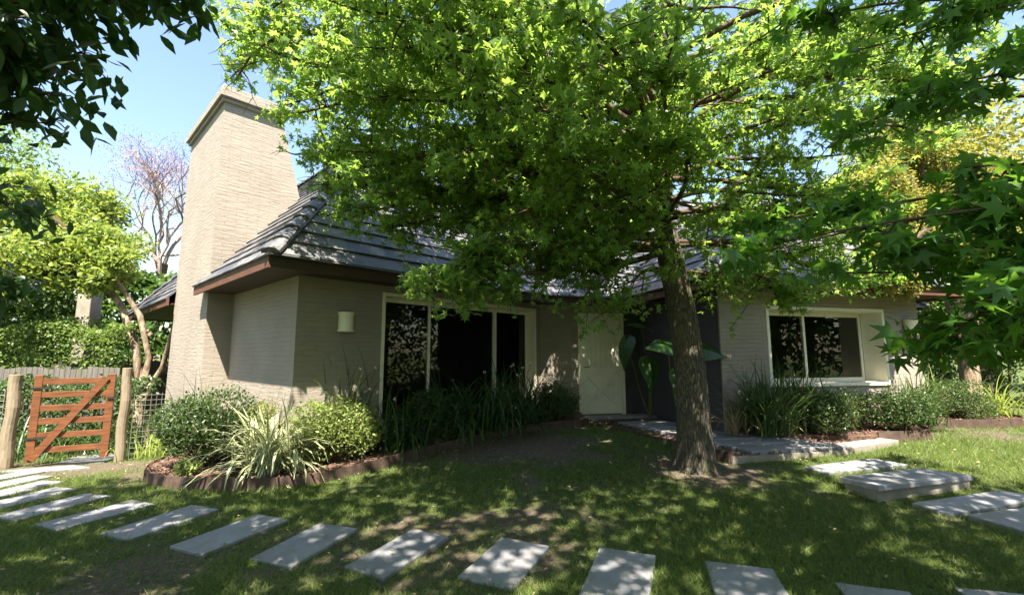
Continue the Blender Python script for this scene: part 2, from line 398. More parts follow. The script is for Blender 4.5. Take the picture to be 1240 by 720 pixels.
# ------------------------------------------------------------------ terrain
def sm(t):
    t = np.clip(t, 0, 1); return t*t*(3-2*t)
def gz(x, y):
    x = np.asarray(x, dtype=float); y = np.asarray(y, dtype=float)
    return .28*sm((y-3.3)/4.7)*sm((x+3.5)/4.5)-.2*sm((-x-4)/3)*sm((y-5.5)/3)
def inpoly(x, y, poly):
    c = np.zeros(x.shape, dtype=bool); n = len(poly); j = n-1
    for i in range(n):
        xi, yi = poly[i]; xj, yj = poly[j]
        c ^= ((yi > y) != (yj > y)) & (x < (xj-xi)*(y-yi)/((yj-yi) or 1e-9)+xi); j = i
    return c
def turf(x, y):
    v = np.array([noise.fractal(Vector((a*.55+3.1, b*.75+1.7, 0)), 1, 2, 4) for a, b in zip(np.ravel(x), np.ravel(y))])
    v2 = np.array([noise.noise(Vector((a*2.6, b*2.6, 5))) for a, b in zip(np.ravel(x), np.ravel(y))])
    v3 = np.array([noise.noise(Vector((a*6.5, b*6.5, 9))) for a, b in zip(np.ravel(x), np.ravel(y))])
    d = .70+.55*v+.30*v2+.30*v3
    X = np.ravel(x); Y = np.ravel(y)
    d -= .75*np.exp(-(((X-.2)/1.0)**2+((Y-7.0)/.8)**2))          # bare soil below the left planting bed
    d -= .45*np.exp(-(((X-.1)/.9)**2+((Y-4.5)/.45)**2))+.3*np.exp(-(((X+2.8)/1.8)**2+((Y-3.3)/.5)**2))
    d -= .6*np.exp(-(((X-2.3)/.5)**2+((Y-5.85)/.4)**2))
    d -= .9*np.exp(-(((X+6.6)/1.4)**2+((Y-7.0)/.45)**2))
    d += .35*np.exp(-(((X-2.3)/1.6)**2+((Y-4.3)/.9)**2))+.3*np.exp(-(((X-6)/2)**2+((Y-5.8)/1.4)**2))
    d = np.where((np.abs(X) > 11) | (Y > 11) | (Y < 1), .95, d)
    return np.clip(d, 0, 1).reshape(np.shape(x))

BED1 = [(-5.1, 7.6), (-5.05, 6.9), (-4.86, 6.32), (-4.55, 5.86), (-4.1, 5.63), (-3.65, 5.54), (-3.18, 5.53), (-2.75, 5.56), (-2.32, 5.72), (-1.95, 6.05), (-1.57, 6.43), (-1.2, 6.82), (-.76, 7.21), (-.4, 7.48), (0, 7.75), (.6, 8.08), (1.25, 8.4), (1.42, 8.75), (1.4, 9.6), (.8, 9.6), (-2.9, 6.2), (-4.6, 7.8)]
BED2 = [(5.55, 7.12), (6.0, 7.14), (6.45, 7.22), (6.6, 7.5), (6.75, 7.95), (6.7, 8.3), (3.5, 7.5), (3.75, 7.3), (5.4, 7.0)]
BED3 = [(6.72, 8.1), (7.1, 8.25), (7.87, 8.3), (8.6, 8.26), (9.2, 8.4), (9.7, 8.9), (9.5, 9.8), (7.7, 9.6), (7.2, 8.5)]
DECK = [(2.83, 6.05), (4.65, 6.47), (4.62, 6.66), (5.68, 6.97), (5.6, 7.1), (3.52, 7.56), (2.7, 10.2), (1.25, 9.85), (1.46, 8.71)]

STONES = [  # corners of stepping stones, seen from above
 ((-6.62, 6.15), 88, .8, .34), ((-6.15, 5.78), 86, .85, .30), ((-5.72, 5.45), 83, .85, .32), ((-5.27, 5.16), 78, .82, .36), ((-4.71, 4.93), 75, .8, .37),
 ((-4.04, 4.69), 67.5, .79, .38), ((-3.26, 4.5), 70, .8, .39), ((-2.43, 4.21), 67, .8, .41), ((-1.68, 3.98), 71, .74, .41), ((-.88, 3.82), 62, .77, .38),
 ((-.04, 3.65), 66, .72, .42), ((.77, 3.45), 69, .76, .43), ((1.56, 3.20), 74, .8, .46), ((2.27, 2.88), 72, .8, .42), ((3.05, 2.83), 75, .8, .42)]
SQ = []
for (cx, cy), a, L, W in STONES:
    f = frame((cx, cy), a); SQ.append([f((u*L/2, v*W/2))[:2] for u, v in ((-1, -1), (1, -1), (1, 1), (-1, 1))])
RS = [[(3.62, 5.86), (3.70, 5.62), (4.98, 5.94), (4.72, 6.18)], [(3.56, 5.16), (3.70, 4.80), (5.07, 5.22), (4.78, 5.55)],
      [(3.98, 4.76), (4.13, 4.50), (5.5, 4.88), (5.2, 5.08)], [(4.22, 4.44), (4.38, 4.08), (5.6, 4.42), (5.4, 4.74)]]

def build_ground():
    def axis(lo, hi, fine0, fine1, st):
        a = list(np.arange(fine0, fine1, st)); x = fine1; d = st
        while x < hi: a.append(x); d *= 1.35; x += d
        a.append(hi); x = fine0; d = st; b = []
        while x > lo: d *= 1.35; x -= d; b.append(max(x, lo))
        return np.array(sorted(set(b+a)))
    X = axis(-500, 500, -10, 11, .11); Y = axis(-500, 500, 1.4, 11, .11)
    gx, gy = np.meshgrid(X, Y); z = gz(gx, gy)
    near = (gx > -10) & (gx < 11) & (gy > 1.4) & (gy < 11)
    bumpz = np.array([noise.noise(Vector((a*2.3, b*2.3, 0)))*.012+noise.noise(Vector((a*7, b*7, 3)))*.006 for a, b in zip(gx.ravel(), gy.ravel())]).reshape(z.shape)
    z = z+np.where(near, bumpz, 0)-.006
    tf = turf(gx, gy)
    n, m = len(X), len(Y); V = np.stack([gx, gy, z], -1).reshape(-1, 3)
    F = [(j*n+i, j*n+i+1, (j+1)*n+i+1, (j+1)*n+i) for j in range(m-1) for i in range(n-1)]
    me = bpy.data.meshes.new('ground'); me.from_pydata(V.tolist(), [], F); me.materials.append(M['ground'])
    at = me.attributes.new('turf', 'FLOAT', 'POINT'); at.data.foreach_set('value', tf.ravel().astype(np.float32))
    for p in me.polygons: p.use_smooth = True
    o = bpy.data.objects.new('lawn', me); COL.objects.link(o); tag(o, kind='structure')
build_ground()

def build_grass():
    N = 330000
    yy = 2.6+8.2*rng.random(N)**1.5; xx = (rng.random(N)*2-1)*np.minimum(yy*1.25+.4, 11)
    keep = np.ones(N, dtype=bool)
    shr = lambda P: [(x+(sum(q[0] for q in P)/len(P)-x)*.07, y+(sum(q[1] for q in P)/len(P)-y)*.07) for x, y in P]
    for poly in [BED1, BED2, BED3, DECK]+[shr(q) for q in SQ+RS]: keep &= ~inpoly(xx, yy, poly)
    keep &= ~((yy > 6.4) & (xx < 2.0) & (yy > 6.6+(xx+2.2)*.62) & (xx > -4.8))
    keep &= ~((xx < -5) & (yy > 9.5)) & ~((xx > 3) & (yy > 7.3+.23*(xx-3.4)+.6) & (xx < 9))
    xx = xx[keep]; yy = yy[keep]
    cell = .05; gxx = np.arange(-11, 11.2, .1); gyy = np.arange(2.4, 11.2, .1); G = turf(*np.meshgrid(gxx, gyy))
    d = G[((yy-2.4)/.1).astype(int).clip(0, len(gyy)-1), ((xx+11)/.1).astype(int).clip(0, len(gxx)-1)]
    # tufts: blades gather round random centres
    k = rng.random(len(xx)) < np.clip((d-.12)*1.35, .02, 1)
    xx = xx[k]+rng.normal(size=k.sum())*.01; yy = yy[k]+rng.normal(size=k.sum())*.01; d = d[k]; n = len(xx)
    z = gz(xx, yy)-.004; h = (.018+.030*d)*rng.uniform(.5, 1.5, n)*(1+.04*yy); a = rng.uniform(0, 2*math.pi, n); wd = .0019*(1+.10*yy)
    lean = rng.uniform(.3, 1.5, n)*h; la = rng.uniform(0, 2*math.pi, n)
    V = np.zeros((n, 3, 3)); V[:, 0] = np.stack([xx-np.cos(a)*wd, yy-np.sin(a)*wd, z], -1); V[:, 1] = np.stack([xx+np.cos(a)*wd, yy+np.sin(a)*wd, z], -1)
    V[:, 2] = np.stack([xx+np.cos(la)*lean, yy+np.sin(la)*lean, z+h], -1)
    o = fast_mesh('grass', V, 3, [(0, 1, 2)], M['grass']); tag(o, 'patchy mown grass growing over the sloping front lawn', 'grass', kind='stuff')
build_grass()
def scatter(name, label, cat, n, area, mat, size, tmpl, zf, up=2.5, spread=.6):
    pts = []
    while len(pts) < n:
        x = random.uniform(area[0], area[1]); y = random.uniform(area[2], area[3])
        if zf[0](x, y): pts.append((x, y, zf[1](x, y)))
    o = leaves(name, np.array(pts), size, tmpl, mat, None, up, spread, 0, org=(0, 0, 0)); tag(o, label, cat, kind='stuff'); return o
inp = lambda poly: (lambda x, y: bool(inpoly(np.array([x]), np.array([y]), poly)[0]))
scatter('leaf_litter', 'scattered dry fallen leaves lying on the lawn and slabs', 'leaf litter', 850, (-6, 7, 2.6, 8), M['litter'], .03, OVAL, (lambda x, y: not inp(DECK)(x, y), lambda x, y: float(gz(x, y))+.03), up=2)

def offslab(x, y):
    X = np.array([x]); Y = np.array([y])
    return not any(bool(inpoly(X, Y, P)[0]) for P in [DECK, BED1, BED2, BED3]+SQ+RS)
def weedpts(n, clumps):
    out = []
    for _ in range(clumps):
        y = 2.7+5.5*random.random()**1.4; x = random.uniform(-1, 1)*(y*1.15); rr = random.uniform(.05, .22)
        for k in range(n):
            px, py = x+random.gauss(0, rr), y+random.gauss(0, rr*.8)
            if offslab(px, py): out.append((px, py, float(gz(px, py))+random.uniform(.006, .03)))
    return np.array(out)
tag(leaves('lawn_weeds', weedpts(34, 190), .022, OVAL, M['green'], None, 1.6, .6, 0, org=(0, 0, 0)), 'small broad leaved weeds and clover mixed into the lawn', 'weeds', kind='stuff')
# ------------------------------------------------------------------ paving
labs = ['sunlit stepping stone nearest the timber gate', 'narrow stepping stone second from the timber gate', 'weathered stepping stone third from the gate', 'stepping stone fourth from the gate, cut by the left edge of the photo',
 'stepping stone fifth from the gate, just behind the chipped one at the far left', 'stepping stone sixth from the gate, left of the garden bed front', 'long bluish stepping stone seventh from the gate, in front of the round dark shrub',
 'stepping stone eighth from the gate, in front of the variegated lily', 'stepping stone ninth from the gate, right half flecked by sun', 'stepping stone tenth from the gate, below the shaded bare soil',
 'stepping stone left of the one at the bottom centre, at the edge of bare soil', 'large stepping stone at the bottom centre of the lawn', 'wide stepping stone right of the bottom centre, in line below the tree trunk',
 'cropped stepping stone at the bottom edge, right of the tree trunk', 'last sliver of stepping stone at the bottom right edge']
def slab(name, quad, zt, th, mat, label, cat, group, rough=.006, parent=None):
    cx = sum(p[0] for p in quad)/4; cy = sum(p[1] for p in quad)/4
    # densified outline with slightly chipped edges
    pts = []
    for i in range(4):
        a = Vector(quad[i]); b = Vector(quad[(i+1) % 4]); L = (b-a).length; k = max(4, int(L/.05))
        for j in range(k):
            p = a.lerp(b, j/k); nrm = Vector((b.y-a.y, a.x-b.x)).normalized()
            pts.append(p+nrm*(noise.noise(Vector((p.x*9, p.y*9, 1)))*rough))
    mb = MB(); n = len(pts); zf = zt if callable(zt) else (lambda x, y: zt)
    rt = MB()
    V = []; c = Vector((cx, cy))
    for ins, dz in ((0, -th), (0, -.008), (.006, 0)):
        for p in pts:
            q = p+(c-p).normalized()*ins; V.append((q.x, q.y, float(zf(p.x, p.y))+dz))
    # exact tilt plane so that the top stays flat
    F = [tuple(range(2*n, 3*n))]+[(r*n+i, r*n+(i+1) % n, (r+1)*n+(i+1) % n, (r+1)*n+i) for r in range(2) for i in range(n)]
    me = bpy.data.meshes.new(name); org = Vector((cx, cy, float(zf(cx, cy))-th))
    me.from_pydata([tuple(Vector(v)-org) for v in V], [], F); me.materials.append(mat); me.update()
    o = bpy.data.objects.new(name, me); COL.objects.link(o); o.location = org
    return tag(o, label, cat, group)
def plane_z(quad, dz):
    A = np.array([(x, y, 1) for x, y in quad]); b = gz(A[:, 0], A[:, 1]); s, *_ = np.linalg.lstsq(A, b, rcond=None)
    t = [random.uniform(-.006, .006) for _ in range(2)]; mx = A[:, 0].mean(); my = A[:, 1].mean()
    return lambda x, y: s[0]*x+s[1]*y+s[2]+dz+t[0]*(x-mx)+t[1]*(y-my)
for q, lb in zip(SQ, labs): slab('stepping_stone', q, plane_z(q, .02), .07, M['stone'], lb, 'stepping stone', 'stepping stones crossing the lawn')
slab('path_slab', RS[0], plane_z(RS[0], .03), .08, M['stone'], 'flat low slab lying in the grass just below the entrance platform', 'slab', 'slabs of the side path')
slab('path_slab', RS[2], plane_z(RS[2], .035), .08, M['stone'], 'flat slab directly in front of the raised step', 'slab', 'slabs of the side path')
slab('path_slab', RS[3], plane_z(RS[3], .045), .08, M['stone'], 'slab cut by the right edge of the photo, nearest the camera on the right path', 'slab', 'slabs of the side path')
st = empty('stone_step', (4.3, 5.2, .1), 'raised stone step with thick overhanging slab tread on the right lawn', 'step')
mb = MB(); c = (4.28, 5.18); ins = [(x+(c[0]-x)*.07, y+(c[1]-y)*.22) for x, y in RS[1]]
mb.prism(ins, 0, .195); mb.build('riser', M['concrete'], st)
t = slab('tread', RS[1], .245, .05, M['stone'], None, None, None, .003); t.location = Vector(t.location)-Vector(st.location); t.parent = st
for q, lb in [([(-7.25, 6.55), (-6.55, 6.5), (-6.1, 6.85), (-6.6, 7.12)], 'sunlit pale slab on the ground in front of the timber gate'), ([(-7.1, 7.35), (-6.5, 7.6), (-6.9, 8.5), (-7.6, 8.3)], 'bluish slab on the ground passing under the timber gate')]:
    slab('path_slab', q, plane_z(q, .02), .06, M['stone'], lb, 'slab', 'slabs at the gate')

# entrance platform
pf = empty('entrance_platform', (3, 8, .2), 'low concrete platform leading up to the front door', 'platform')
mb = MB(); mb.prism(DECK, -.1, .262); mb.build('base', M['concrete'], pf)
# kerbs along left, front and right edges
def kerb(mb, a, b, w, z0, z1):
    a = Vector((*a, 0)); b = Vector((*b, 0)); d = (b-a).normalized(); n = Vector((-d.y, d.x, 0))*w
    mb.prism([(a.x, a.y), (b.x, b.y), (b.x+n.x, b.y+n.y), (a.x+n.x, a.y+n.y)], z0, z1)
mb = MB(); kerb(mb, (1.46, 8.71), (2.80, 6.045), .02, 0, .315); kerb(mb, (2.78, 6.06), (2.98, 6.105), .3, -.05, .302) ; mb.build('edge_strip', M['steel'], pf)
mb = MB(); mb.prism([(4.68, 6.46), (5.72, 6.95), (5.58, 7.14), (4.58, 6.70)], -.05, .31); mb.prism([(5.575, 7.135), (3.6, 7.62), (3.57, 7.53), (5.55, 7.03)], -.05, .313); mb.build('kerb', M['concrete'], pf, bevel=.012)
# pavers: seven rows rising to the door
Lf = lambda t: Vector((3.12, 6.145)).lerp(Vector((1.92, 8.8)), t); Rt = lambda t: Vector((4.64, 6.49)).lerp(Vector((2.75, 9.0)), t)
pl = ['first paver of the entrance platform, at its front edge', 'second paver from the front edge of the entrance platform', 'third paver from the front edge, partly behind the tree trunk', 'fourth paver from the front edge, crossing behind the tree trunk', 'fifth paver from the front edge, dappled with light', 'sixth paver from the front edge', 'last paver of the platform, nearest the front door']
for i in range(7):
    t0 = i/7.0; t1 = t0+.104; q = [tuple(Lf(t0)), tuple(Rt(t0)), tuple(Rt(t1)), tuple(Lf(t1))]
    if i > 0: q = [tuple(Vector(q[0]).lerp(Vector(q[1]), random.uniform(0, .03))), q[1], q[2], q[3]]
    slab('paver', q, .318+.002*i, .052, M['stone'], pl[i], 'paver', 'pavers of the entrance platform', .004)
slab('door_threshold', [(1.5, 9.2), (2.95, 9.5), (2.8, 9.95), (1.35, 9.6)], .325, .06, M['stone'], 'wide grey paver directly under the front door', 'paver', 'pavers of the entrance platform', .004)
zdeck = lambda x, y: .268+random.uniform(0, .03)
scatter('bark_chips', 'reddish bark chips covering the platform around the pavers', 'bark chips', 9000, (1.2, 5.7, 6, 10.1), M['chip'], .035, CHIP, (inp(DECK), zdeck), up=1.6, spread=.7)
for nm, P in (('left', BED1), ('right', BED2), ('far', BED3)):
    mb = MB(); mb.prism(P, -.3, lambda x, y: float(gz(x, y))+.10); o = mb.build('planting_soil', M['mulch']); tag(o, kind='structure')
scatter('bed_mulch', 'chipped bark mulch under the shrubs of the left bed', 'mulch', 5200, (-5.1, 1.5, 5.4, 9.6), M['chip'], .035, CHIP, (inp(BED1), lambda x, y: float(gz(x, y))+.11+random.uniform(0, .015)), up=1.6)
scatter('bed_mulch', 'chipped bark mulch under the shrubs of the right bed', 'mulch', 1800, (3.4, 6.8, 7, 8.4), M['chip'], .035, CHIP, (inp(BED2), lambda x, y: float(gz(x, y))+.11+random.uniform(0, .015)), up=1.6)
scatter('bed_mulch', 'chipped bark mulch in the bed past the house corner', 'mulch', 1500, (6.7, 9.8, 8, 9.9), M['chip'], .035, CHIP, (inp(BED3), lambda x, y: float(gz(x, y))+.11+random.uniform(0, .015)), up=1.6)

def edging(path, label, h=.17, off=.02):
    mb = MB(); P = [Vector(p) for p in path]; n = len(P); dense = []
    for i in range(n-1):
        for k in range(4): dense.append(P[i].lerp(P[i+1], k/4))
    dense.append(P[-1])
    for _ in range(2): dense = [dense[0]]+[(dense[i-1]+dense[i]*2+dense[i+1])/4 for i in range(1, len(dense)-1)]+[dense[-1]]
    for i in range(len(dense)-1):
        a, b = dense[i], dense[i+1]; d = (b-a).normalized(); nn = Vector((d.y, -d.x))*.012
        za = float(gz(a.x, a.y)); zb = float(gz(b.x, b.y)); wa = .006*math.sin(a.x*3)
        mb.hexa([(a.x+nn.x, a.y+nn.y, za-.1), (b.x+nn.x, b.y+nn.y, zb-.1), (b.x, b.y, zb-.1), (a.x, a.y, za-.1),
                 (a.x+nn.x, a.y+nn.y, za+h+wa), (b.x+nn.x, b.y+nn.y, zb+h+.006*math.sin(b.x*3)), (b.x, b.y, zb+h+.006*math.sin(b.x*3)), (a.x, a.y, za+h+wa)])
    o = mb.build('bed_edging', M['steel']); return tag(o, label, 'garden edging', 'steel edging of the planting beds')
edging([(x, y) for x, y in BED1[:18]], 'long curved rusty steel edging around the left planting bed', .13)
edging(BED2[:5], 'short steel edging around the shrubs right of the platform', .16)
edging(BED3[:7], 'low steel edging of the bed past the house corner', .15)

# ------------------------------------------------------------------ house
HO = (1.0, 11.0, .1)
house = empty('house', HO, 'single storey grey brick house with steep dark tiled roof and tall chimney', 'house')
A = frame((-2.89, 5.38), 46.1)        # left wing, x along the front eave, y into the house
B = frame((.81, 9.21), 13.5)          # middle
C_ = frame((4.37, 7.23), 13.5)        # right wing
ZF, ZT = 2.6, 2.76                    # fascia bottom and top

def wall_with_hole(mb, fr, x0, x1, y0, y1, z0, z1, hx0, hx1, hz0, hz1):
    mb.box(x0, hx0, y0, y1, z0, z1, fr); mb.box(hx1, x1, y0, y1, z0, z1, fr)
    mb.box(hx0, hx1, y0, y1, hz1, z1, fr)
    if hz0 > z0+.01: mb.box(hx0, hx1, y0, y1, z0, hz0, fr)
mb = MB(); wall_with_hole(mb, A, .53, 5.6, .53, .83, -.3, 2.68, 1.81, 5.45, .42, 2.53); mb.box(.53, .83, .83, 3.9, -.3, 2.68, A); mb.box(.53, .83, 5.8, 6.5, -.3, 2.68, A); mb.box(.83, 5.2, 6.2, 6.5, -.3, 2.68, A)
mb.build('wall', M['wall'], house)
mb = MB(); mb.prism([(.609, 9.779), (1.247, 9.746), (1.18, 10.04), (.50, 10.08)], .1, 2.675); mb.box(.55, .72, .42, .72, .1, 2.68, B); mb.box(.72, 1.78, .42, .72, 2.455, 2.68, B)
mb.build('wall', M['wall'], house)
mb = MB(); mb.box(1.78, 3.2, .42, .72, .1, 2.68, B); o = mb.build('wall', M['charcoal'], house); o['label'] = 'charcoal wall beside the front door'
mb = MB(); mb.box(-.842, -.83, .56, 4.0, -.1, 2.68, C_); o = mb.build('wall_cladding', M['charcoal'], house); o['label'] = 'charcoal side wall of the entrance'
mb = MB(); wall_with_hole(mb, C_, -.83, 3.48, .53, .95, -.1, 2.68, .09, 2.66, 1.02, 2.39); mb.box(-.83, -.53, .95, 4.2, -.1, 2.68, C_); mb.box(3.2, 3.48, .95, 5.5, -.1, 2.68, C_)
mb.build('wall', M['wall'], house)
# rooms behind the glass
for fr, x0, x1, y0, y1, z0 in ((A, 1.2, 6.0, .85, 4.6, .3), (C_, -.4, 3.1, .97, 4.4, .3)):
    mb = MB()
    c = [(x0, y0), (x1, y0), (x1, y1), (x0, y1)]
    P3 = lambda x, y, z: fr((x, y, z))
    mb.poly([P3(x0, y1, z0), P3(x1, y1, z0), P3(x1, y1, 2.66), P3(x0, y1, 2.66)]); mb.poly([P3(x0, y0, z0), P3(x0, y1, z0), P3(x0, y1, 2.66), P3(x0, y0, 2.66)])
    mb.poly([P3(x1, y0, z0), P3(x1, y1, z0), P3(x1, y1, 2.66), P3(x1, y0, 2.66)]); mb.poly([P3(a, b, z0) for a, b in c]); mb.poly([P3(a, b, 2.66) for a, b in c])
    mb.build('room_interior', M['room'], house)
def curtain(fr, x0, x1, y, z0, z1):
    mb = MB(); n = int((x1-x0)/.02)
    for i in range(n):
        a = x0+(x1-x0)*i/n; b = x0+(x1-x0)*(i+1)/n; ya = y+.03*math.sin(i*.9); yb = y+.03*math.sin((i+1)*.9)
        mb.poly([fr((a, ya, z0)), fr((b, yb, z0)), fr((b, yb, z1)), fr((a, ya, z1))])
    mb.build('curtain', M['curtain'], house)
curtain(A, 2.0, 2.22, 1.35, .35, 2.2)

def window(fr, x0, x1, z0, z1, ywall, yglass, posts, label, panw=.052):
    """white reveal lining, outer bead, sash frames, panes"""
    w_ = MB(); e = .055
    w_.box(x0, x0+e, ywall-.012, yglass+.03, z0, z1, fr); w_.box(x1-e, x1, ywall-.012, yglass+.03, z0, z1, fr)
    w_.box(x0+e, x1-e, ywall-.012, yglass+.03, z1-e, z1, fr); w_.box(x0+e, x1-e, ywall-.03, yglass+.03, z0, z0+e, fr)
    wn = w_.build('window', M['white'], house, bevel=.003); wn['label'] = label
    f = MB(); xs = [x0+e]+posts+[x1-e]; zi0, zi1 = z0+e, z1-e
    for i in range(len(xs)-1):
        a, b = xs[i], xs[i+1]; yy = yglass+(.0 if i % 2 == 0 else .035)
        a2 = a if i == 0 else a-.02; b2 = b if i == len(xs)-2 else b+.02
        yy0, yy1 = yy, yy+.032
        f.box(a2, a2+panw, yy0, yy1, zi0, zi1, fr); f.box(b2-panw, b2, yy0, yy1, zi0, zi1, fr)
        f.box(a2+panw, b2-panw, yy0, yy1, zi1-panw*1.3, zi1, fr); f.box(a2+panw, b2-panw, yy0, yy1, zi0, zi0+panw*1.3, fr)
        g = MB(); g.poly([fr((a2+panw, yy+.016, zi0+panw*1.3)), fr((b2-panw, yy+.016, zi0+panw*1.3)), fr((b2-panw, yy+.016, zi1-panw*1.3)), fr((a2+panw, yy+.016, zi1-panw*1.3))])
        g.build('pane', M['glass'], wn)
    f.build('sash_frame', M['white'], wn, bevel=.003)
def parent_fix(): pass
window(A, 1.81, 5.45, .42, 2.53, .53, .73, [2.86, 4.45], 'wide white framed three pane window of the left wing')
window(C_, .09, 2.66, 1.02, 2.39, .53, .90, [1.25], 'white framed two pane window of the right wing')

# door
dr = MB(); e = .07
dr.box(.72, .72+e, .395, .50, .30, 2.455, B); dr.box(1.78-e, 1.78, .395, .50, .30, 2.455, B); dr.box(.72+e, 1.78-e, .395, .50, 2.455-e, 2.455, B)
dfr = dr.build('door_frame', M['door'], house, bevel=.004)
d0, d1, zz0, zz1 = .72+e, 1.78-e-.0, .32, 2.455-e
d = MB(); d.box(d0+.003, d1-.003, .475, .50, zz0, zz1-.003, B)
d.box(d0+.003, d0+.12, .44, .475, zz0, zz1-.003, B); d.box(d1-.12, d1-.003, .44, .475, zz0, zz1-.003, B)
for a, b in ((zz0, zz0+.18), (1.16, 1.28), (zz1-.14, zz1-.003)): d.box(d0+.12, d1-.12, .44, .475, a, b, B)
# vertical boarding in the upper panel, crossed battens in the lower
n = 6; wdt = (d1-d0-.24)/n
for i in range(n): d.box(d0+.12+i*wdt+.003, d0+.12+(i+1)*wdt-.003, .462, .475, 1.28, zz1-.14, B)
def diag(a, b, w=.07, o_=0):
    P = Vector((a[0], 0, a[1])); Q = Vector((b[0], 0, b[1])); dd = (Q-P).normalized(); nn = Vector((-dd.z, 0, dd.x))*w/2
    c = [P-nn, Q-nn, Q+nn, P+nn]
    d.hexa([B((p.x, .444+o_, p.z)) for p in c]+[B((p.x, .475, p.z)) for p in c])
diag((d0+.13, zz0+.2), (d1-.13, 1.15)); 
diag((d0+.13, 1.15), (d1-.13, zz0+.2), o_=.003)
door = d.build('door', M['door'], house, bevel=.002); door['label'] = 'cream boarded front door with a crossed lower panel'
h = MB(); a = B((d0+.07, .41, 1.3)); h.tube([B((d0+.07, .44, 1.3)), B((d0+.07, .40, 1.3)), B((d0+.17, .39, 1.3))], .009, 8); h.build('handle', M['metal'], door)

# wall lamps: cream ceramic uplighters
for fr, x, z, yw, lb in ((A, 1.19, 1.88, .53, 'cream ceramic wall lamp left of the wide window'), (C_, 3.17, 1.92, .53, 'cream ceramic wall lamp at the right corner of the house')):
    c = fr((x, yw-.085, z)); mb = MB()
    mb.lathe([(.0, .012), (.105, .0), (.118, .012), (.112, .03), (.104, .05), (.104, .235), (.112, .25), (.116, .27), (.112, .285), (.095, .285), (.09, .05), (0, .05)], c, 28)
    o = mb.build('wall_lamp', M['ceramic'], house, True); o['label'] = lb
# soffits
mb = MB(); mb.box(.04, 5.6, .04, .53, 2.632, 2.66, A); mb.box(.04, .53, .53, 3.44, 2.632, 2.66, A); mb.box(.04, .53, 6.2, 6.5, 2.632, 2.66, A); mb.box(.04, 5.3, 6.5, 11.9, 2.632, 2.66, A); mb.build('soffit', M['soffit'], house)
mb = MB(); mb.box(-.4, .55, .04, .66, 2.634, 2.662, B); mb.box(.55, 4.4, .04, .42, 2.634, 2.662, B); mb.build('soffit', M['soffit'], house)
mb = MB(); mb.box(-1.3, 4.06, .04, .53, 2.63, 2.658, C_); mb.box(3.48, 4.06, .53, 6, 2.63, 2.658, C_); mb.box(-1.3, -.83, .53, 3, 2.63, 2.658, C_); mb.build('soffit', M['soffit'], house)
# fascias
E2x = 5.32
mb = MB(); mb.box(0, E2x-.005, -.005, .03, ZF, ZT, A); o = mb.build('fascia', M['soffit'], house)  # darker board on the front fascia: tree shade put into its colour
for y0, y1 in ((-.005, 3.72), (6.05, 11.9)):
    mb = MB(); mb.box(-.035, -.002, y0, y1, ZF-.005, ZT, A); mb.build('fascia', M['fascia'], house)
mb = MB(); mb.box(-.002, 5.5, 11.9, 11.935, ZF, ZT, A); mb.build('fascia', M['fascia'], house)
mb = MB(); mb.box(.0, 4.6, -.005, .03, ZF+.002, ZT, B); o = mb.build('fascia', M['soffit'], house)  # middle fascia shares the shade put into the front board colour
mb = MB(); mb.box(-1.32, 4.1, -.005, .03, ZF, ZT, C_); mb.box(4.07, 4.1, .03, 6.5, ZF, ZT, C_); mb.box(-1.35, -1.32, .0, 3, ZF, ZT, C_); o = mb.build('fascia', M['fascia'], house)

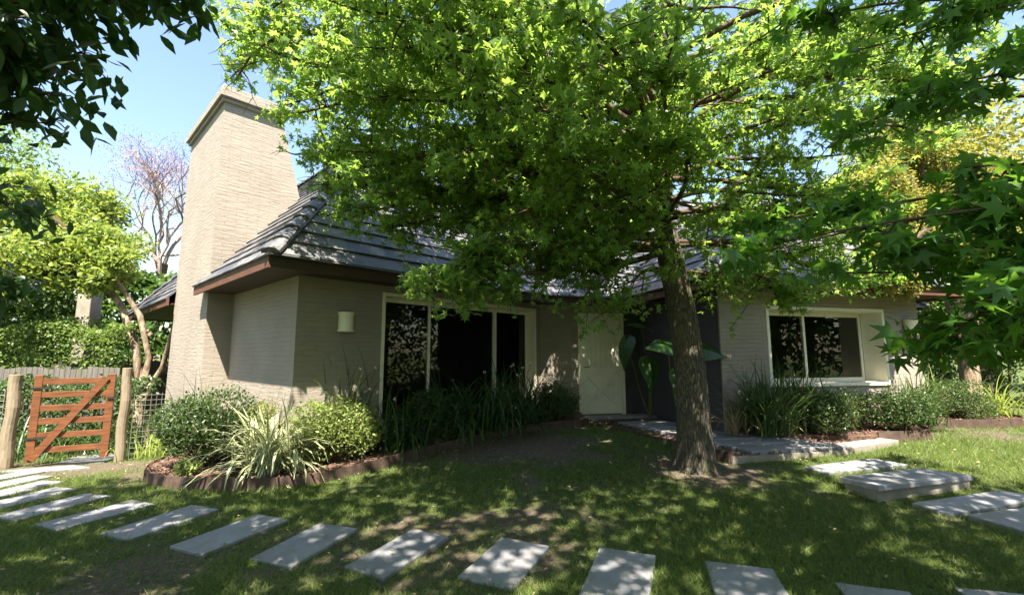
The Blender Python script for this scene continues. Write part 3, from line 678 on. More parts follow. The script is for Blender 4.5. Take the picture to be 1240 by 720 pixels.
# tiled roof
def clip(poly, a, b):
    """keep the left side of the line a->b"""
    out = []; n = len(poly)
    sd = lambda p: (b[0]-a[0])*(p[1]-a[1])-(b[1]-a[1])*(p[0]-a[0])
    for i in range(n):
        p, q = poly[i], poly[(i+1) % n]; sp, sq = sd(p), sd(q)
        if sp >= 0: out.append(p)
        if (sp >= 0) != (sq >= 0):
            t = sp/(sp-sq); out.append((p[0]+(q[0]-p[0])*t, p[1]+(q[1]-p[1])*t))
    return out
def slope(fr, e0, edir, inward, tan, poly, z0=ZT, tw=.30, tl=.27, notch=None):
    """poly in (along eave, up the slope in plan metres), ccw"""
    mb = MB(); cs = 1/math.sqrt(1+tan*tan); sn = tan*cs
    poly = [(p[0], p[1]/cs) for p in poly]
    xs = [p[0] for p in poly]; ys = [p[1] for p in poly]
    E = Vector((edir[0], edir[1], 0)); I = Vector((inward[0], inward[1], 0)); N = Vector((-I.x*sn, -I.y*sn, cs))
    def P(s, t, off): 
        q = Vector((e0[0], e0[1], z0))+E*s+I*(t*cs)+Vector((0, 0, t*sn))+N*off; return Vector(fr(tuple(q)))
    rows = int(max(ys)/tl)+1
    for r in range(rows):
        t0 = r*tl-(.05 if r == 0 else 0); t1 = (r+1)*tl+.02; o = (.5*tw if r % 2 else 0)
        s = min(xs)-tw+o
        while s < max(xs)+tw:
            q = [(s+.002, t0), (s+tw-.002, t0), (s+tw-.002, t1), (s+.002, t1)]; s += tw
            n = len(poly)
            for i in range(n):
                a, b = poly[i], poly[(i+1) % n]
                if abs(a[1]) < 1e-6 and abs(b[1]) < 1e-6: continue
                q = clip(q, a, b)
                if len(q) < 3: break
            if len(q) < 3: continue
            if notch and r == 0:
                q = clip(q, (notch[1], 0), (notch[1], -1)) if q[0][0]+q[1][0] > notch[0]+notch[1] else clip(q, (notch[0], 0), (notch[0], 1))
                if len(q) < 3 or (min(p[0] for p in q) > notch[0]+.01 and max(p[0] for p in q) < notch[1]-.01): continue
            jit = random.uniform(-.003, .003); off = lambda t: .045+jit-.027*(t-t0)/(t1-t0)
            top = [P(x, t, off(t)) for x, t in q]; bot = [P(x, t, off(t)-.026) for x, t in q]
            i0 = len(mb.v); k = len(q); mb.v += [tuple(p) for p in top+bot]; mb.f.append(tuple(range(i0, i0+k)))
            for i in range(k): mb.f.append((i0+i, i0+k+i, i0+k+(i+1) % k, i0+(i+1) % k))
    # closed underlay just below the tiles
    pts = [P(x, max(t, .25 if notch else 0), -.01) for x, t in poly]; mb.poly(pts)
    return mb
def roof(fr, L, W, tan, label, skip=(), notch=None):
    """hip roof over the rectangle 0..L by 0..W in the frame; eaves at z0"""
    h = min(L, W)/2
    if W >= L: pts = {'a': (L/2, h), 'b': (L/2, W-h)}
    else: pts = {'a': (h, W/2), 'b': (L-h, W/2)}
    o_ = None; root = MB(); allv = MB()
    faces = {}
    if W >= L:
        faces['front'] = ((0, 0), (1, 0), (0, 1), [(0, 0), (L, 0), (L/2, h)])
        faces['left'] = ((0, W), (0, -1), (1, 0), [(0, 0), (W, 0), (W-h, h), (h, h)])
        faces['right'] = ((L, 0), (0, 1), (-1, 0), [(0, 0), (W, 0), (W-h, h), (h, h)])
        faces['back'] = ((L, W), (-1, 0), (0, -1), [(0, 0), (L, 0), (L/2, h)])
    else:
        faces['front'] = ((0, 0), (1, 0), (0, 1), [(0, 0), (L, 0), (L-h, h), (h, h)])
        faces['left'] = ((0, W), (0, -1), (1, 0), [(0, 0), (W, 0), (W/2, h)])
        faces['right'] = ((L, 0), (0, 1), (-1, 0), [(0, 0), (W, 0), (W/2, h)])
        faces['back'] = ((L, W), (-1, 0), (0, -1), [(0, 0), (L, 0), (L-h, h), (h, h)])
    for k, (e0, ed, inn, poly) in faces.items():
        if k in skip: continue
        m = slope(fr, e0, ed, inn, tan, poly, notch=notch if k == 'left' else None); i0 = len(allv.v); allv.v += m.v; allv.f += [tuple(i0+i for i in f) for f in m.f]
    rf = allv.build('roof', M['tile'], house); rf['label'] = label
    caps = MB()
    def capline(p, q):
        p = Vector(p); q = Vector(q); Lx = (q-p).length; n = int(Lx/.33); d = (q-p).normalized(); side = d.cross(Vector((0, 0, 1))).normalized(); upv = side.cross(d)
        for i in range(n):
            a = p+d*(i*Lx/n-.02); b = p+d*((i+1)*Lx/n+.03); ra, rb = .115, .10
            prev = None
            for c, r, lift in ((a, ra, .075), (b, rb, .045)):
                ring = [Vector(fr(tuple(c+side*(r*math.cos(R(t)))+upv*(r*.62*math.sin(R(t))-.04+lift)))) for t in (-10, 20, 50, 90, 130, 160, 190)]
                if prev:
                    for j in range(6): caps.poly([prev[j], ring[j], ring[j+1], prev[j+1]])
                else: caps.poly(ring)
                prev = ring
    z = lambda pl: ZT+tan*pl
    H = ZT+tan*h; ea, eb = Vector((*pts['a'], H)), Vector((*pts['b'], H))
    capline(ea, eb)
    corners = [((0, 0), 'a'), ((L, 0), 'a' if W >= L else 'b'), ((0, W), 'b' if W >= L else 'a'), ((L, W), 'b')]
    for cxy, k in corners: capline(Vector((*cxy, ZT)), ea if k == 'a' else eb)
    caps.build('ridge_cap', M['tile'], rf)
    return rf
roof(A, 5.7, 12.0, 1.2, 'steep dark tiled hip roof of the left wing', notch=(12.0-6.15, 12.0-3.73))
Bm = lambda p: B((p[0]-2.0, p[1]-.0, p[2]))
roof(Bm, 12.0, 6.2, 1.1, 'tiled roof over the middle of the house')
Cm = lambda p: C_((p[0]-1.37, p[1], p[2]))
roof(Cm, 5.47, 4.4, 1.0, 'lower tiled roof of the right wing')
# gutter strip under the first tiles, middle and left wing
mb = MB(); mb.box(-.06, 5.3, -.055, -.01, 2.735, 2.775, A); mb.box(.0, 4.5, -.055, -.01, 2.735, 2.775, B); mb.box(-1.37, 4.15, -.055, -.01, 2.735, 2.775, C_); mb.build('gutter', M['metal'], house)

# chimney
ch = MB()
def taper(mb, x0, x1, y0, y1, z0, X0, X1, Y0, Y1, z1, fr):
    mb.hexa([fr(p) for p in ((x0, y0, z0), (x1, y0, z0), (x1, y1, z0), (x0, y1, z0), (X0, Y0, z1), (X1, Y0, z1), (X1, Y1, z1), (X0, Y1, z1))])
taper(ch, .115, 1.85, 3.42, 6.28, -.5, .135, 1.62, 3.46, 6.2, 4.5, A); taper(ch, .135, 1.62, 3.46, 6.2, 4.5, .15, 1.17, 3.5, 6.12, 6.2, A)
chim = ch.build('chimney', M['wall'], house); chim['label'] = 'tall tapered chimney of painted thin brick'
cp = MB(); cp.box(.10, 1.22, 3.45, 6.17, 6.2, 6.27, A); cp.box(.055, 1.26, 3.40, 6.22, 6.27, 6.42, A); cp.box(.085, 1.23, 3.43, 6.19, 6.42, 6.5, A)
cp.build('cap', M['wall'], chim, bevel=.012)

# ------------------------------------------------------------------ gate and fences
def log(name, x, y, h, r, label):
    z = float(gz(x, y)); mb = MB(); n = 12
    pts = [(x+.012*math.sin(i), y, z-.1+(h+.1)*i/n) for i in range(n+1)]; mb.tube(pts, [r*(1.06-.1*i/n+.03*math.sin(i*1.7)) for i in range(n+1)], 14)
    o = mb.build(name, M['post']); return tag(o, label, 'post', 'timber gate posts')
log('gate_post', -7.5, 7.0, 1.36, .08, 'thick weathered log post left of the timber gate')
log('gate_post', -6.32, 7.6, 1.48, .068, 'weathered log post right of the timber gate')
gt = empty('timber_gate', (-7.3, 7.1, 0), 'red stained timber gate with six rails and a diagonal brace', 'gate')
Gf = frame((-7.32, 7.09), 25.5); gz0 = -.05; W = .97
for x in (0, W-.09):
    mb = MB(); mb.box(x, x+.1, 0, .045, gz0, 1.25, Gf); mb.build('stile', M['gate'], gt, bevel=.005)
for k, z in enumerate((1.15, .95, .745, .545, .335, .12)):
    mb = MB(); mb.box(.1, W-.09, .008, .034, z-.045, z+.045, Gf); mb.build('rail', M['gate'], gt, bevel=.003)
for z in (.3, 1.05):
    mb = MB(); mb.box(-.03, .22, -.012, -.002, z-.015, z+.015, Gf); mb.build('hinge', M['metal'], gt)
mb = MB(); mb.box(W-.07, W+.05, -.02, -.002, .86, .89, Gf); mb.build('latch', M['metal'], gt)
mb = MB(); P = Vector((.07, 0, gz0+.03)); Q = Vector((W-.1, 0, 1.2)); dd = (Q-P).normalized(); nn = Vector((-dd.z, 0, dd.x))*.05
c = [P-nn, Q-nn, Q+nn, P+nn]; mb.hexa([Gf((p.x, -.024, p.z)) for p in c]+[Gf((p.x, .004, p.z)) for p in c]); mb.build('brace', M['gate'], gt, bevel=.003)
def wire_panel(a, b, h, label, posts=()):
    a = Vector(a); b = Vector(b); L = (b-a).length; d = (b-a)/L; mb = MB(); n = int(L/.085)
    r = empty('wire_fence', (a.x, a.y, a.z), label, 'fence', 'galvanised wire mesh fence panels')
    for i in range(n+1):
        p = a+d*(i*L/n); mb.tube([p, p+Vector((0, 0, h))], .0028, 4, False)
    for j in range(int(h/.085)+1):
        z = Vector((0, 0, j*.085)); mb.tube([a+z, b+z], .0028, 4, False)
    mb.build('mesh_panel', M['wire'], r)
    for p in posts:
        m2 = MB(); q = a+d*p; m2.tube([q-Vector((0, 0, .1)), q+Vector((0, 0, h+.05))], .03, 8); m2.build('post', M['post'], r)
wire_panel((-6.22, 7.66, -.12), (-5.9, 8.8, -.18), 1.05, 'wire mesh panel between the right gate post and the chimney', (1.15,))
wire_panel((-7.6, 6.96, -.06), (-11, 6.6, -.1), 1.1, 'wire mesh panel left of the thick gate post', (1.9,))
def paling(a, b, h, label):
    a = Vector(a); b = Vector(b); L = (b-a).length; d = (b-a)/L; n = int(L/.105); r = empty('paling_fence', tuple(a), label, 'fence'); mb = MB(); nrm = Vector((-d.y, d.x, 0))*.018
    for i in range(n):
        p = a+d*(i*L/n+.004); q = a+d*((i+1)*L/n-.004); hh = h+random.uniform(-.03, .03)
        mb.hexa([p, q, q+nrm, p+nrm, p+Vector((0, 0, hh)), q+Vector((0, 0, hh)), q+nrm+Vector((0, 0, hh)), p+nrm+Vector((0, 0, hh))])
    mb.build('palings', M['paling'], r); mb = MB()
    for z in (.3, h-.3): mb.bar(a+nrm*2.5+Vector((0, 0, z)), b+nrm*2.5+Vector((0, 0, z)), .04, .07)
    mb.build('rail', M['paling'], r)
paling((-16, 8.9, -.2), (-7.9, 9.3, -.2), 1.5, 'grey timber paling fence behind the gate')
paling((-7.7, 13.5, -.2), (-9.5, 9.5, -.2), 1.6, 'grey timber paling fence running back beside the pale tree trunk')
mb = MB(); mb.box(-12.5, -12.1, 13, 13.4, -.3, 3.4); mb.box(-12.56, -12.04, 12.94, 13.46, 3.4, 3.5); tag(mb.build('garden_pillar', M['concrete'], bevel=.02), 'grey square pillar seen between the hedge and the lime green tree', 'pillar')

# ------------------------------------------------------------------ shrubs
def shrub(c, rx, ry, rz, n, leaf, mat, label, name='shrub', tmpl=DIA, cat='shrub', group=None, shell=.35, red=0, up=.6, spread=1.0, box=2.0, zbase=None):
    z0 = (float(gz(c[0], c[1]))+.1) if zbase is None else zbase
    root = empty(name, (c[0], c[1], z0), label, cat, group); sd = random.random()*50
    rx *= 1.14; ry *= 1.1; rz *= 1.08
    u = rng.normal(size=(n, 3)); u = norm(u); u = np.sign(u)*np.abs(u)**(2/box); u /= np.maximum(np.abs(u)**box @ np.ones((3, 1)), 1e-6)**(1/box)
    rr = 1-shell*rng.random(n)**1.6
    nz = np.array([1+.34*noise.noise(Vector((a*1.8+sd, b*2.1, e*2.1)))+.12*noise.noise(Vector((a*5.5+sd, b*5.5, e*5.5))) for a, b, e in u])
    cs = [(0, 0, .05)]+[(random.uniform(-.5, .5), random.uniform(-.5, .5), random.uniform(-.45, .38)) for _ in range(9)]
    ci = rng.integers(0, len(cs), n); cs = np.array(cs)[ci]; sc = np.where(ci == 0, .8, .55)[:, None]
    P = (u*(rr*nz)[:, None]*sc+cs)*np.array([rx, ry, rz])
    spr = rng.random(n) < .04; P[spr] *= rng.uniform(1.05, 1.28, (spr.sum(), 1))
    P = P+np.array([c[0], c[1], z0+rz*.92]); P = P[P[:, 2] > z0+.015]
    fo = leaves('foliage', P, leaf, tmpl, mat, root, up, spread, -.3, (P-np.array([c[0], c[1], z0+rz*.3]))*1.2)
    if red:
        fo.data.materials.append(M['red']); nt_ = len(tmpl[1]); k = rng.random(len(P)) < red
        fo.data.polygons.foreach_set('material_index', np.repeat(k.astype(np.int32), nt_))
    st = MB()
    for i in range(26):
        a = random.uniform(0, 6.28); r = random.uniform(.2, .95); e = (c[0]+rx*r*math.cos(a), c[1]+ry*r*math.sin(a), z0+rz*(1.1+.6*(1-r)))
        st.tube(curve((c[0]+.04*math.cos(a), c[1]+.04*math.sin(a), z0-.02), e, .02, .12, 4), [.012, .01, .008, .006, .003], 4, False)
    st.build('stems', M['twig'], root)
    return root
def straps(c, n, length, width, mat, label, name='strap_leaf_plant', spreadr=.12, droop=1.0, lift=.9, cat='plant', group=None, flowers=0, z=None, seg=6, dry=0, uvm=False, arc=(0, 6.28), fl_h=.86, flmat='petal', zoff=.1):
    z0 = (float(gz(c[0], c[1]))+zoff) if z is None else z
    root = empty(name, (c[0], c[1], z0), label, cat, group)
    def blades(k, mt, nm, ln, wd, dr):
        a = rng.uniform(arc[0], arc[1], k); el = rng.uniform(.15, 1.25, k)**.8*lift; L = ln*rng.uniform(.55, 1.15, k); base = np.stack([c[0]+spreadr*rng.normal(size=k), c[1]+spreadr*rng.normal(size=k), np.full(k, z0)], -1)
        tilt = np.clip(rng.normal(.45, .28, k), .05, 1.25)*dr           # angle from vertical at the base
        V = np.zeros((k, 2*seg+2, 3)); pos = base.copy(); ang = tilt.copy(); bend = rng.uniform(.25, 1.25, k)*dr*1.15/seg
        side = np.stack([-np.sin(a), np.cos(a), np.zeros(k)], -1)
        for s in range(seg+1):
            wv = wd*(1-(s/(seg+.35))**2.2)*rng.uniform(.9, 1.1, k)
            V[:, 2*s] = pos-side*wv[:, None]; V[:, 2*s+1] = pos+side*wv[:, None]
            step = L/seg; pos = pos+np.stack([np.cos(a)*np.sin(ang)*step, np.sin(a)*np.sin(ang)*step, np.cos(ang)*step], -1); ang = ang+bend*(1+s*.35)
        V[:, :, 2] = np.maximum(V[:, :, 2], z0-.08)
        q = [(2*s, 2*s+1, 2*s+3, 2*s+2) for s in range(seg)]; uv = [(i % 2, (i//2)/seg) for i in range(2*seg+2)]
        return fast_mesh(nm, V, 2*seg+2, q, mt, root, uv=uv)
    blades(n, mat, 'leaves', length, width, droop)
    if dry: blades(dry, M['straw'], 'dry_leaves', length*.8, width*.9, droop*1.3)
    if flowers:
        st = MB(); P = []
        for i in range(flowers):
            a = random.uniform(*arc); l = length*fl_h*random.uniform(.75, 1.1); t = random.uniform(.1, .5)
            b = (c[0]+spreadr*math.cos(a), c[1]+spreadr*math.sin(a), z0); e = Vector((b[0]+l*math.sin(t)*math.cos(a), b[1]+l*math.sin(t)*math.sin(a), z0+l*math.cos(t)))
            st.tube(curve(b, e, .0, .06, 5), [.004]*6, 4, False); fl_r = .01
            P = [tuple(e+Vector((random.gauss(0, .007), random.gauss(0, .007), random.gauss(0, .007)))) for k in range(12)]
            leaves('flower', np.array(P), .028, DIA, M[flmat], root, .5, 1.2, 0)
        st.build('flower_stalks', M['wood'], root)
    return root

# left bed
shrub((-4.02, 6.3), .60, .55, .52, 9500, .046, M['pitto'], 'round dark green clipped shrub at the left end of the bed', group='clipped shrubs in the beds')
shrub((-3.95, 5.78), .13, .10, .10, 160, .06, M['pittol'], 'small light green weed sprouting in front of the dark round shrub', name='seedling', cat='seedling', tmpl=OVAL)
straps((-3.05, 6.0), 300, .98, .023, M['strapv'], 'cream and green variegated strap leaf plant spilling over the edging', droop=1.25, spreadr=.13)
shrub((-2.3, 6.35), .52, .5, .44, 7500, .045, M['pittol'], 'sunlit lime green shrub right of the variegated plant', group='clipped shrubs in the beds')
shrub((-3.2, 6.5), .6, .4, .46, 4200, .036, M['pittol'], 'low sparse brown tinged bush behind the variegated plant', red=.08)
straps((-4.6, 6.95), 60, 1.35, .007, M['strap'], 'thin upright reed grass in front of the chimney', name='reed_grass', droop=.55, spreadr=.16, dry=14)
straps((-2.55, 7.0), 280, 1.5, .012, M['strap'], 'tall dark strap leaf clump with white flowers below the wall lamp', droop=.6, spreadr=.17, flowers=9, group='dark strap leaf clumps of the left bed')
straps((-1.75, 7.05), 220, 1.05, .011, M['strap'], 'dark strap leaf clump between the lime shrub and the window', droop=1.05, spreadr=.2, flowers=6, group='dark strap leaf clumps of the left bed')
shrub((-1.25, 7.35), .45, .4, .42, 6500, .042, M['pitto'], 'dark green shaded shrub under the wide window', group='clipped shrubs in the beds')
straps((-1.5, 6.85), 90, .5, .010, M['strap'], 'low strap leaf tuft drooping over the edging in front of the shaded shrub', droop=1.4, spreadr=.12, group='dark strap leaf clumps of the left bed')
straps((-.8, 7.65), 380, 1.25, .012, M['strap'], 'large dark strap leaf clump in front of the middle window pane', droop=1.25, spreadr=.24, flowers=5, group='dark strap leaf clumps of the left bed')
straps((-.2, 7.95), 360, 1.25, .012, M['strap'], 'dark strap leaf clump in front of the right window pane', droop=1.2, spreadr=.22, flowers=5, group='dark strap leaf clumps of the left bed', dry=12)
straps((.30, 8.4), 200, 1.1, .011, M['strap'], 'dark strap leaf clump at the right jamb of the wide window', droop=.9, spreadr=.18, flowers=4, group='dark strap leaf clumps of the left bed')
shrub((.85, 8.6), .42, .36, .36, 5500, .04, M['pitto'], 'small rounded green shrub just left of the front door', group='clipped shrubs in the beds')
# right bed
straps((3.95, 7.25), 330, 1.15, .012, M['strap'], 'dark strap leaf clump with pale seed heads at the tan wall corner', droop=.85, spreadr=.16, dry=30, flowers=10, flmat='pink', fl_h=.95, group='strap leaf clumps of the right bed')
straps((4.55, 7.62), 220, 1.15, .011, M['strap'], 'strap leaf clump under the left pane of the right window', droop=.6, spreadr=.2, group='strap leaf clumps of the right bed')
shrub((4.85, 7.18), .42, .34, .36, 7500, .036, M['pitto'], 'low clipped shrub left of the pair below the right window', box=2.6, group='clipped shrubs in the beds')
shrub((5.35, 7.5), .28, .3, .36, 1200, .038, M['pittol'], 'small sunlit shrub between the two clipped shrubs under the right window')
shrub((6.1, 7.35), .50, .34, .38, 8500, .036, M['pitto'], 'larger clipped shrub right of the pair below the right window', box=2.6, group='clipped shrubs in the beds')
straps((6.95, 8.0), 220, 1.0, .011, M['strap'], 'dark strap leaf clump at the right corner of the house', droop=.7, spreadr=.14, dry=20, group='strap leaf clumps of the right bed')
shrub((8.35, 8.75), .50, .42, .36, 7500, .036, M['pitto'], 'clipped shrub in the bed past the house corner', box=2.6  , group='clipped shrubs in the beds')
straps((8.3, 9.3), 150, .95, .011, M['strapl'], 'bright yellow green strap leaf clump behind the far clipped shrub', droop=.85, spreadr=.2)
straps((9.4, 9.1), 90, .95, .010, M['strapl'], 'arching green strap leaf clump right of the far clipped shrub', droop=1.1, spreadr=.12)
straps((3.38, 7.15), 22, .75, .010, M['straw'], 'straggly dry reed leaning beside the dark entrance wall', name='dry_reed', droop=1.0, spreadr=.05, flowers=3)
straps((-8.4, 8.2), 260, .8, .012, M['strap'], 'bluish strap leaf plants behind the timber gate', droop=.9, spreadr=.5, zoff=0)
straps((-7.2, 8.7), 200, .8, .011, M['strap'], 'dark strap leaf plants behind the right half of the gate', droop=.9, spreadr=.3, zoff=0)
straps((-5.8, 8.0), 90, .75, .008, M['strapl'], 'tufts of long green grass against the wire mesh by the chimney', name='grass_tuft', droop=1.0, spreadr=.25, zoff=0)
straps((-8.1, 6.7), 140, .3, .006, M['strapl'], 'bright grass tuft at the foot of the thick gate post', name='grass_tuft', droop=1.0, spreadr=.22, zoff=0)

# elephant ear plants
def ear_leaf(mb, c, dirv, nrm, L):
    c = Vector(c); t = Vector(dirv).normalized(); n = Vector(nrm).normalized(); n = (n-t*n.dot(t)).normalized(); b = t.cross(n)
    prof = [(-.42, .16), (-.36, .34), (-.15, .44), (.1, .42), (.35, .34), (.6, .21), (.85, .08), (1.0, 0)]
    for sgn in (1, -1):
        row = [(y, w*sgn) for y, w in prof]
        for i in range(len(row)-1):
            (y0, w0), (y1, w1) = row[i], row[i+1]
            f = lambda y, w: c+t*(y*L)+b*(w*L)+n*(-abs(w)*L*.28-max(y, 0)**2*L*.25+.012*math.sin(y*22))
            ym0, ym1 = max(y0, -.12), max(y1, -.12)
            mb.poly([f(ym0, 0), f(ym1, 0), f(y1, w1*.5), f(y0, w0*.5)]); mb.poly([f(y0, w0*.5), f(y1, w1*.5), f(y1, w1), f(y0, w0)])
def elephant(c, items, label):
    root = empty('elephant_ear_plant', (*c, .32), label, 'plant', 'elephant ear plants at the entrance')
    for p, dv, nv, L in items:
        s = MB(); e = Vector(p); s.tube(curve((c[0], c[1], .3), e, .05, .05, 8), [.016-.0012*i for i in range(9)], 6, False); s.build('stalk', M['wood'], root, True)
        m = MB(); ear_leaf(m, p, dv, nv, L); m.build('leaf', M['ear'], root, True)
elephant((2.75, 9.25), [((2.2, 8.95, 1.75), (-.25, -.1, -1), (-.85, -.5, .1), .5), ((2.68, 8.9, 1.35), (.0, -.3, -1), (.2, -1, .3), .5), ((2.6, 9.1, 2.15), (-.4, -.4, .1), (0, -.3, 1), .5)], 'elephant ear plant with hanging leaves beside the front door')
elephant((2.95, 8.1), [((2.6, 7.65, 1.72), (-.9, -.3, .0), (.1, -.8, .6), .42), ((3.05, 7.5, 1.66), (.95, -.1, -.15), (0, -.8, .65), .5), ((2.9, 8.0, 1.2), (-.3, -.5, -.6), (0, -.6, .5), .4)], 'elephant ear plant with a sunlit leaf behind the tree trunk')

# ------------------------------------------------------------------ trees
random.seed(21); rng = np.random.default_rng(21)
MAIN = [(-3.74, 5.5, 5.74), (-3.6, 5.6, 5.23), (-3.13, 5.8, 4.88), (-3.0, 6, 4.3), (-2.6, 6.0, 3.85), (-1.95, 5.8, 3.4), (-1.48, 5.3, 3.05), (-0.96, 4.4, 2.15), (-0.59, 4.3, 2.25), (-0.18, 4.8, 2.45), (0.55, 5, 2.5), (1.18, 5.2, 2.3), (0.68, 4.6, 2.75), (0.0, 4.2, 2.87), (-0.46, 4, 3.44), (-1.48, 4.5, 4.22), (-1.94, 4.5, 4.79), (-2.76, 4.8, 5.52), (-1.39, 3.5, 4.45), (-0.38, 3.2, 3.85), (0.19, 3.2, 3.45), (0.48, 3, 3.97), (-0.61, 3, 4.5), (2.61, 5.5, 2.4), (3.04, 5.2, 2.35), (3.6, 5.2, 2.25), (4.35, 5.4, 2.45), (3.36, 5, 2.7), (2.35, 4.5, 3.0), (4.48, 5.5, 4.1), (5.37, 5.5, 4.37), (5.68, 5.5, 5.16), (4.53, 5, 5.36), (3.3, 4.5, 4.13), (2.18, 4, 4.09), (1.84, 4.2, 3.53), (2.69, 4, 4.77), (1.38, 3.5, 4.22), (6.1, 5.5, 5.98), (-0.31, 8, 5.81), (1.32, 8.5, 6.95), (3.08, 8.8, 7.15), (4.57, 8.5, 6.08), (-2.45, 7.5, 5.55), (-1.41, 7.5, 4.45), (5.0, 7.8, 5.9), (0.42, 7.5, 4.5), (-2.78, 6.5, 5.82), (-1.66, 6, 6.13), (1.15, 4.4, 3.12), (1.24, 3.8, 3.58)]
TR = [(2.30, 5.93, .02, .31), (2.30, 5.91, .20, .255), (2.29, 5.88, .5, .225), (2.27, 5.85, 1.0, .205), (2.23, 5.82, 1.6, .19), (2.14, 5.80, 2.3, .183), (2.06, 5.79, 2.75, .17), (2.0, 5.78, 3.3, .115), (1.98, 5.77, 4.2, .10), (2.03, 5.78, 5.2, .085), (2.1, 5.8, 6.4, .06), (2.1, 5.85, 7.6, .04), (2.15, 5.9, 8.8, .015)]
def zt(t):
    x = t*(len(TR)-1); i = min(int(x), len(TR)-2); return TR[i][2]+(TR[i+1][2]-TR[i][2])*(x-i)
def t_for(e):
    dist = math.hypot(e[0]-2.1, e[1]-5.8); z = e[2]-.12*dist if e[2] > 3.4 else e[2]+.22*dist; z = min(max(z, 2.65), 8.2)
    best = min(range(201), key=lambda k: abs(zt(k/200)-z)); return best/200
def main_trunk(root):
    pts = []; rad = []
    for i in range(170):
        t = i/169; x = t*(len(TR)-1); x = t**1.0*(len(TR)-1); k = min(int(x), len(TR)-2); f = x-k
        a, b = TR[k], TR[k+1]; pts.append(Vector((a[0]+(b[0]-a[0])*f, a[1]+(b[1]-a[1])*f, a[2]+(b[2]-a[2])*f))); rad.append(a[3]+(b[3]-a[3])*f)
    mb = MB(); K = 72; i0 = 0
    for p, r in zip(pts, rad):
        for q in range(K):
            th = 2*math.pi*q/K; cx, cy = math.cos(th), math.sin(th)
            ridge = 1-abs(noise.noise(Vector((cx*4.2, cy*4.2, p.z*1.4)))*2); rg = noise.noise(Vector((cx*11, cy*11, p.z*3.4)))
            low = noise.noise(Vector((cx*1.1, cy*1.1, p.z*.9)))
            flare = math.exp(-max(p.z-.1, 0)/.12)*.03*(1+1.3*math.sin(5*th+1))
            rr = r*.94*(1+.045*(ridge-.6)+.035*rg+.05*low)+flare
            if 1.7 < p.z < 2.15:                           # knot where an old limb was cut, on the camera side
                da = (th-math.radians(283)+math.pi) % (2*math.pi)-math.pi; g = math.exp(-(da/.28)**2-((p.z-1.93)/.07)**2); rr += .03*math.exp(-(da/.45)**2-((p.z-1.9)/.13)**2)-.035*g
            mb.v.append((p.x+cx*rr, p.y+cy*rr, p.z))
    n = len(pts)
    for j in range(n-1):
        for q in range(K): a = j*K+q; b = j*K+(q+1) % K; mb.f.append((a, b, b+K, a+K))
    mb.build('trunk', M['bark'], root, True)
MAIN += [(-2.3, 5.9, 4.2), (-1.9, 5.6, 3.7), (-1.4, 5.9, 3.4), (-.9, 5.4, 3.1), (-2.5, 6.2, 4.8), (-1.2, 6.4, 4.2), (-.5, 5.6, 3.5), (-1.6, 5.2, 4.6), (-.7, 4.9, 4.0), (-.2, 5.2, 3.0), (-.75, 4.6, 2.35), (-.3, 4.4, 2.4),
         (.3, 6.2, 3.6), (-.2, 6.8, 4.0), (.8, 6.6, 3.3), (-2.0, 6.6, 4.9), (-3.0, 5.2, 5.9), (-2.2, 4.9, 5.9), (3.2, 4.6, 3.2), (4.0, 4.8, 3.4), (3.8, 5.4, 3.0), (4.8, 5.6, 3.4), (2.9, 6.6, 3.4), (4.2, 6.4, 3.6), (1.5, 4.6, 3.9), (.4, 3.9, 3.3), (3.4, 3.7, 4.6), (1.8, 7.0, 5.0), (2.6, 7.2, 4.5), (1.2, 7.3, 5.2), (3.3, 7.3, 5.0), (2.0, 7.6, 5.8), (.4, 7.0, 5.6), (4.2, 7.0, 4.8)]
MAIN += [(1.2, 7.6, 4.2), (1.5, 8.4, 3.85), (1.9, 8.8, 3.9), (1.0, 8.3, 4.3), (2.0, 7.0, 6.6), (2.4, 6.7, 7.2), (2.3, 7.7, 5.4), (1.9, 6.5, 7.8), (2.7, 7.3, 6.0), (1.6, 7.4, 6.2), (2.2, 8.6, 3.9), (1.6, 8.0, 4.4), (2.2, 8.3, 4.7), (2.6, 7.9, 4.3), (1.2, 8.2, 4.9), (-2.4, 4.9, 4.3), (-2.1, 5.0, 3.9), (-1.7, 4.8, 3.6), (-1.4, 4.9, 3.3), (-1.7, 4.4, 5.2), (-1.2, 4.2, 4.6), (-1.5, 3.9, 5.4), (-.7, 3.9, 4.9), (-.2, 4.3, 5.0), (5.9, 5.6, 5.2), (6.3, 6.2, 5.4), (5.9, 6.0, 4.7), (6.8, 6.4, 6.0)]
upper = []
for k in range(14):
    a = k*2.399; r = random.uniform(1.8, 3.6); z = random.uniform(6.6, 8.8); upper.append((2.1+r*math.cos(a), 5.8+r*.9*math.sin(a), z))
limbs = [(t_for(e), e) for e in MAIN+upper]
def keepmain(p):
    # keep the crown clear of the chimney and the open sky left of it
    return p.x > -3.95 and not (p.x < -2.75 and p.z < 4.2) and not (p.x < -3.05 and p.z < 5.2) and not (p.y > 7.2 and p.z < 3.6)
make_tree('sweetgum_tree', (2.3, 5.9, .1), TR, limbs, 'large sweetgum tree with furrowed trunk and bright star shaped leaves in front of the house', 'tree', M['bark'], M['maple'], .068, STAR, 24, .85, 7,
          limbparts=True, r0=.045, sub=3, twigmat=M['twig'], start=.15, tipbias=.55, trunkobj=main_trunk, up=.75, spread=.85, hang=.55, flat=.42, keep=keepmain)
random.seed(5); rng = np.random.default_rng(5)
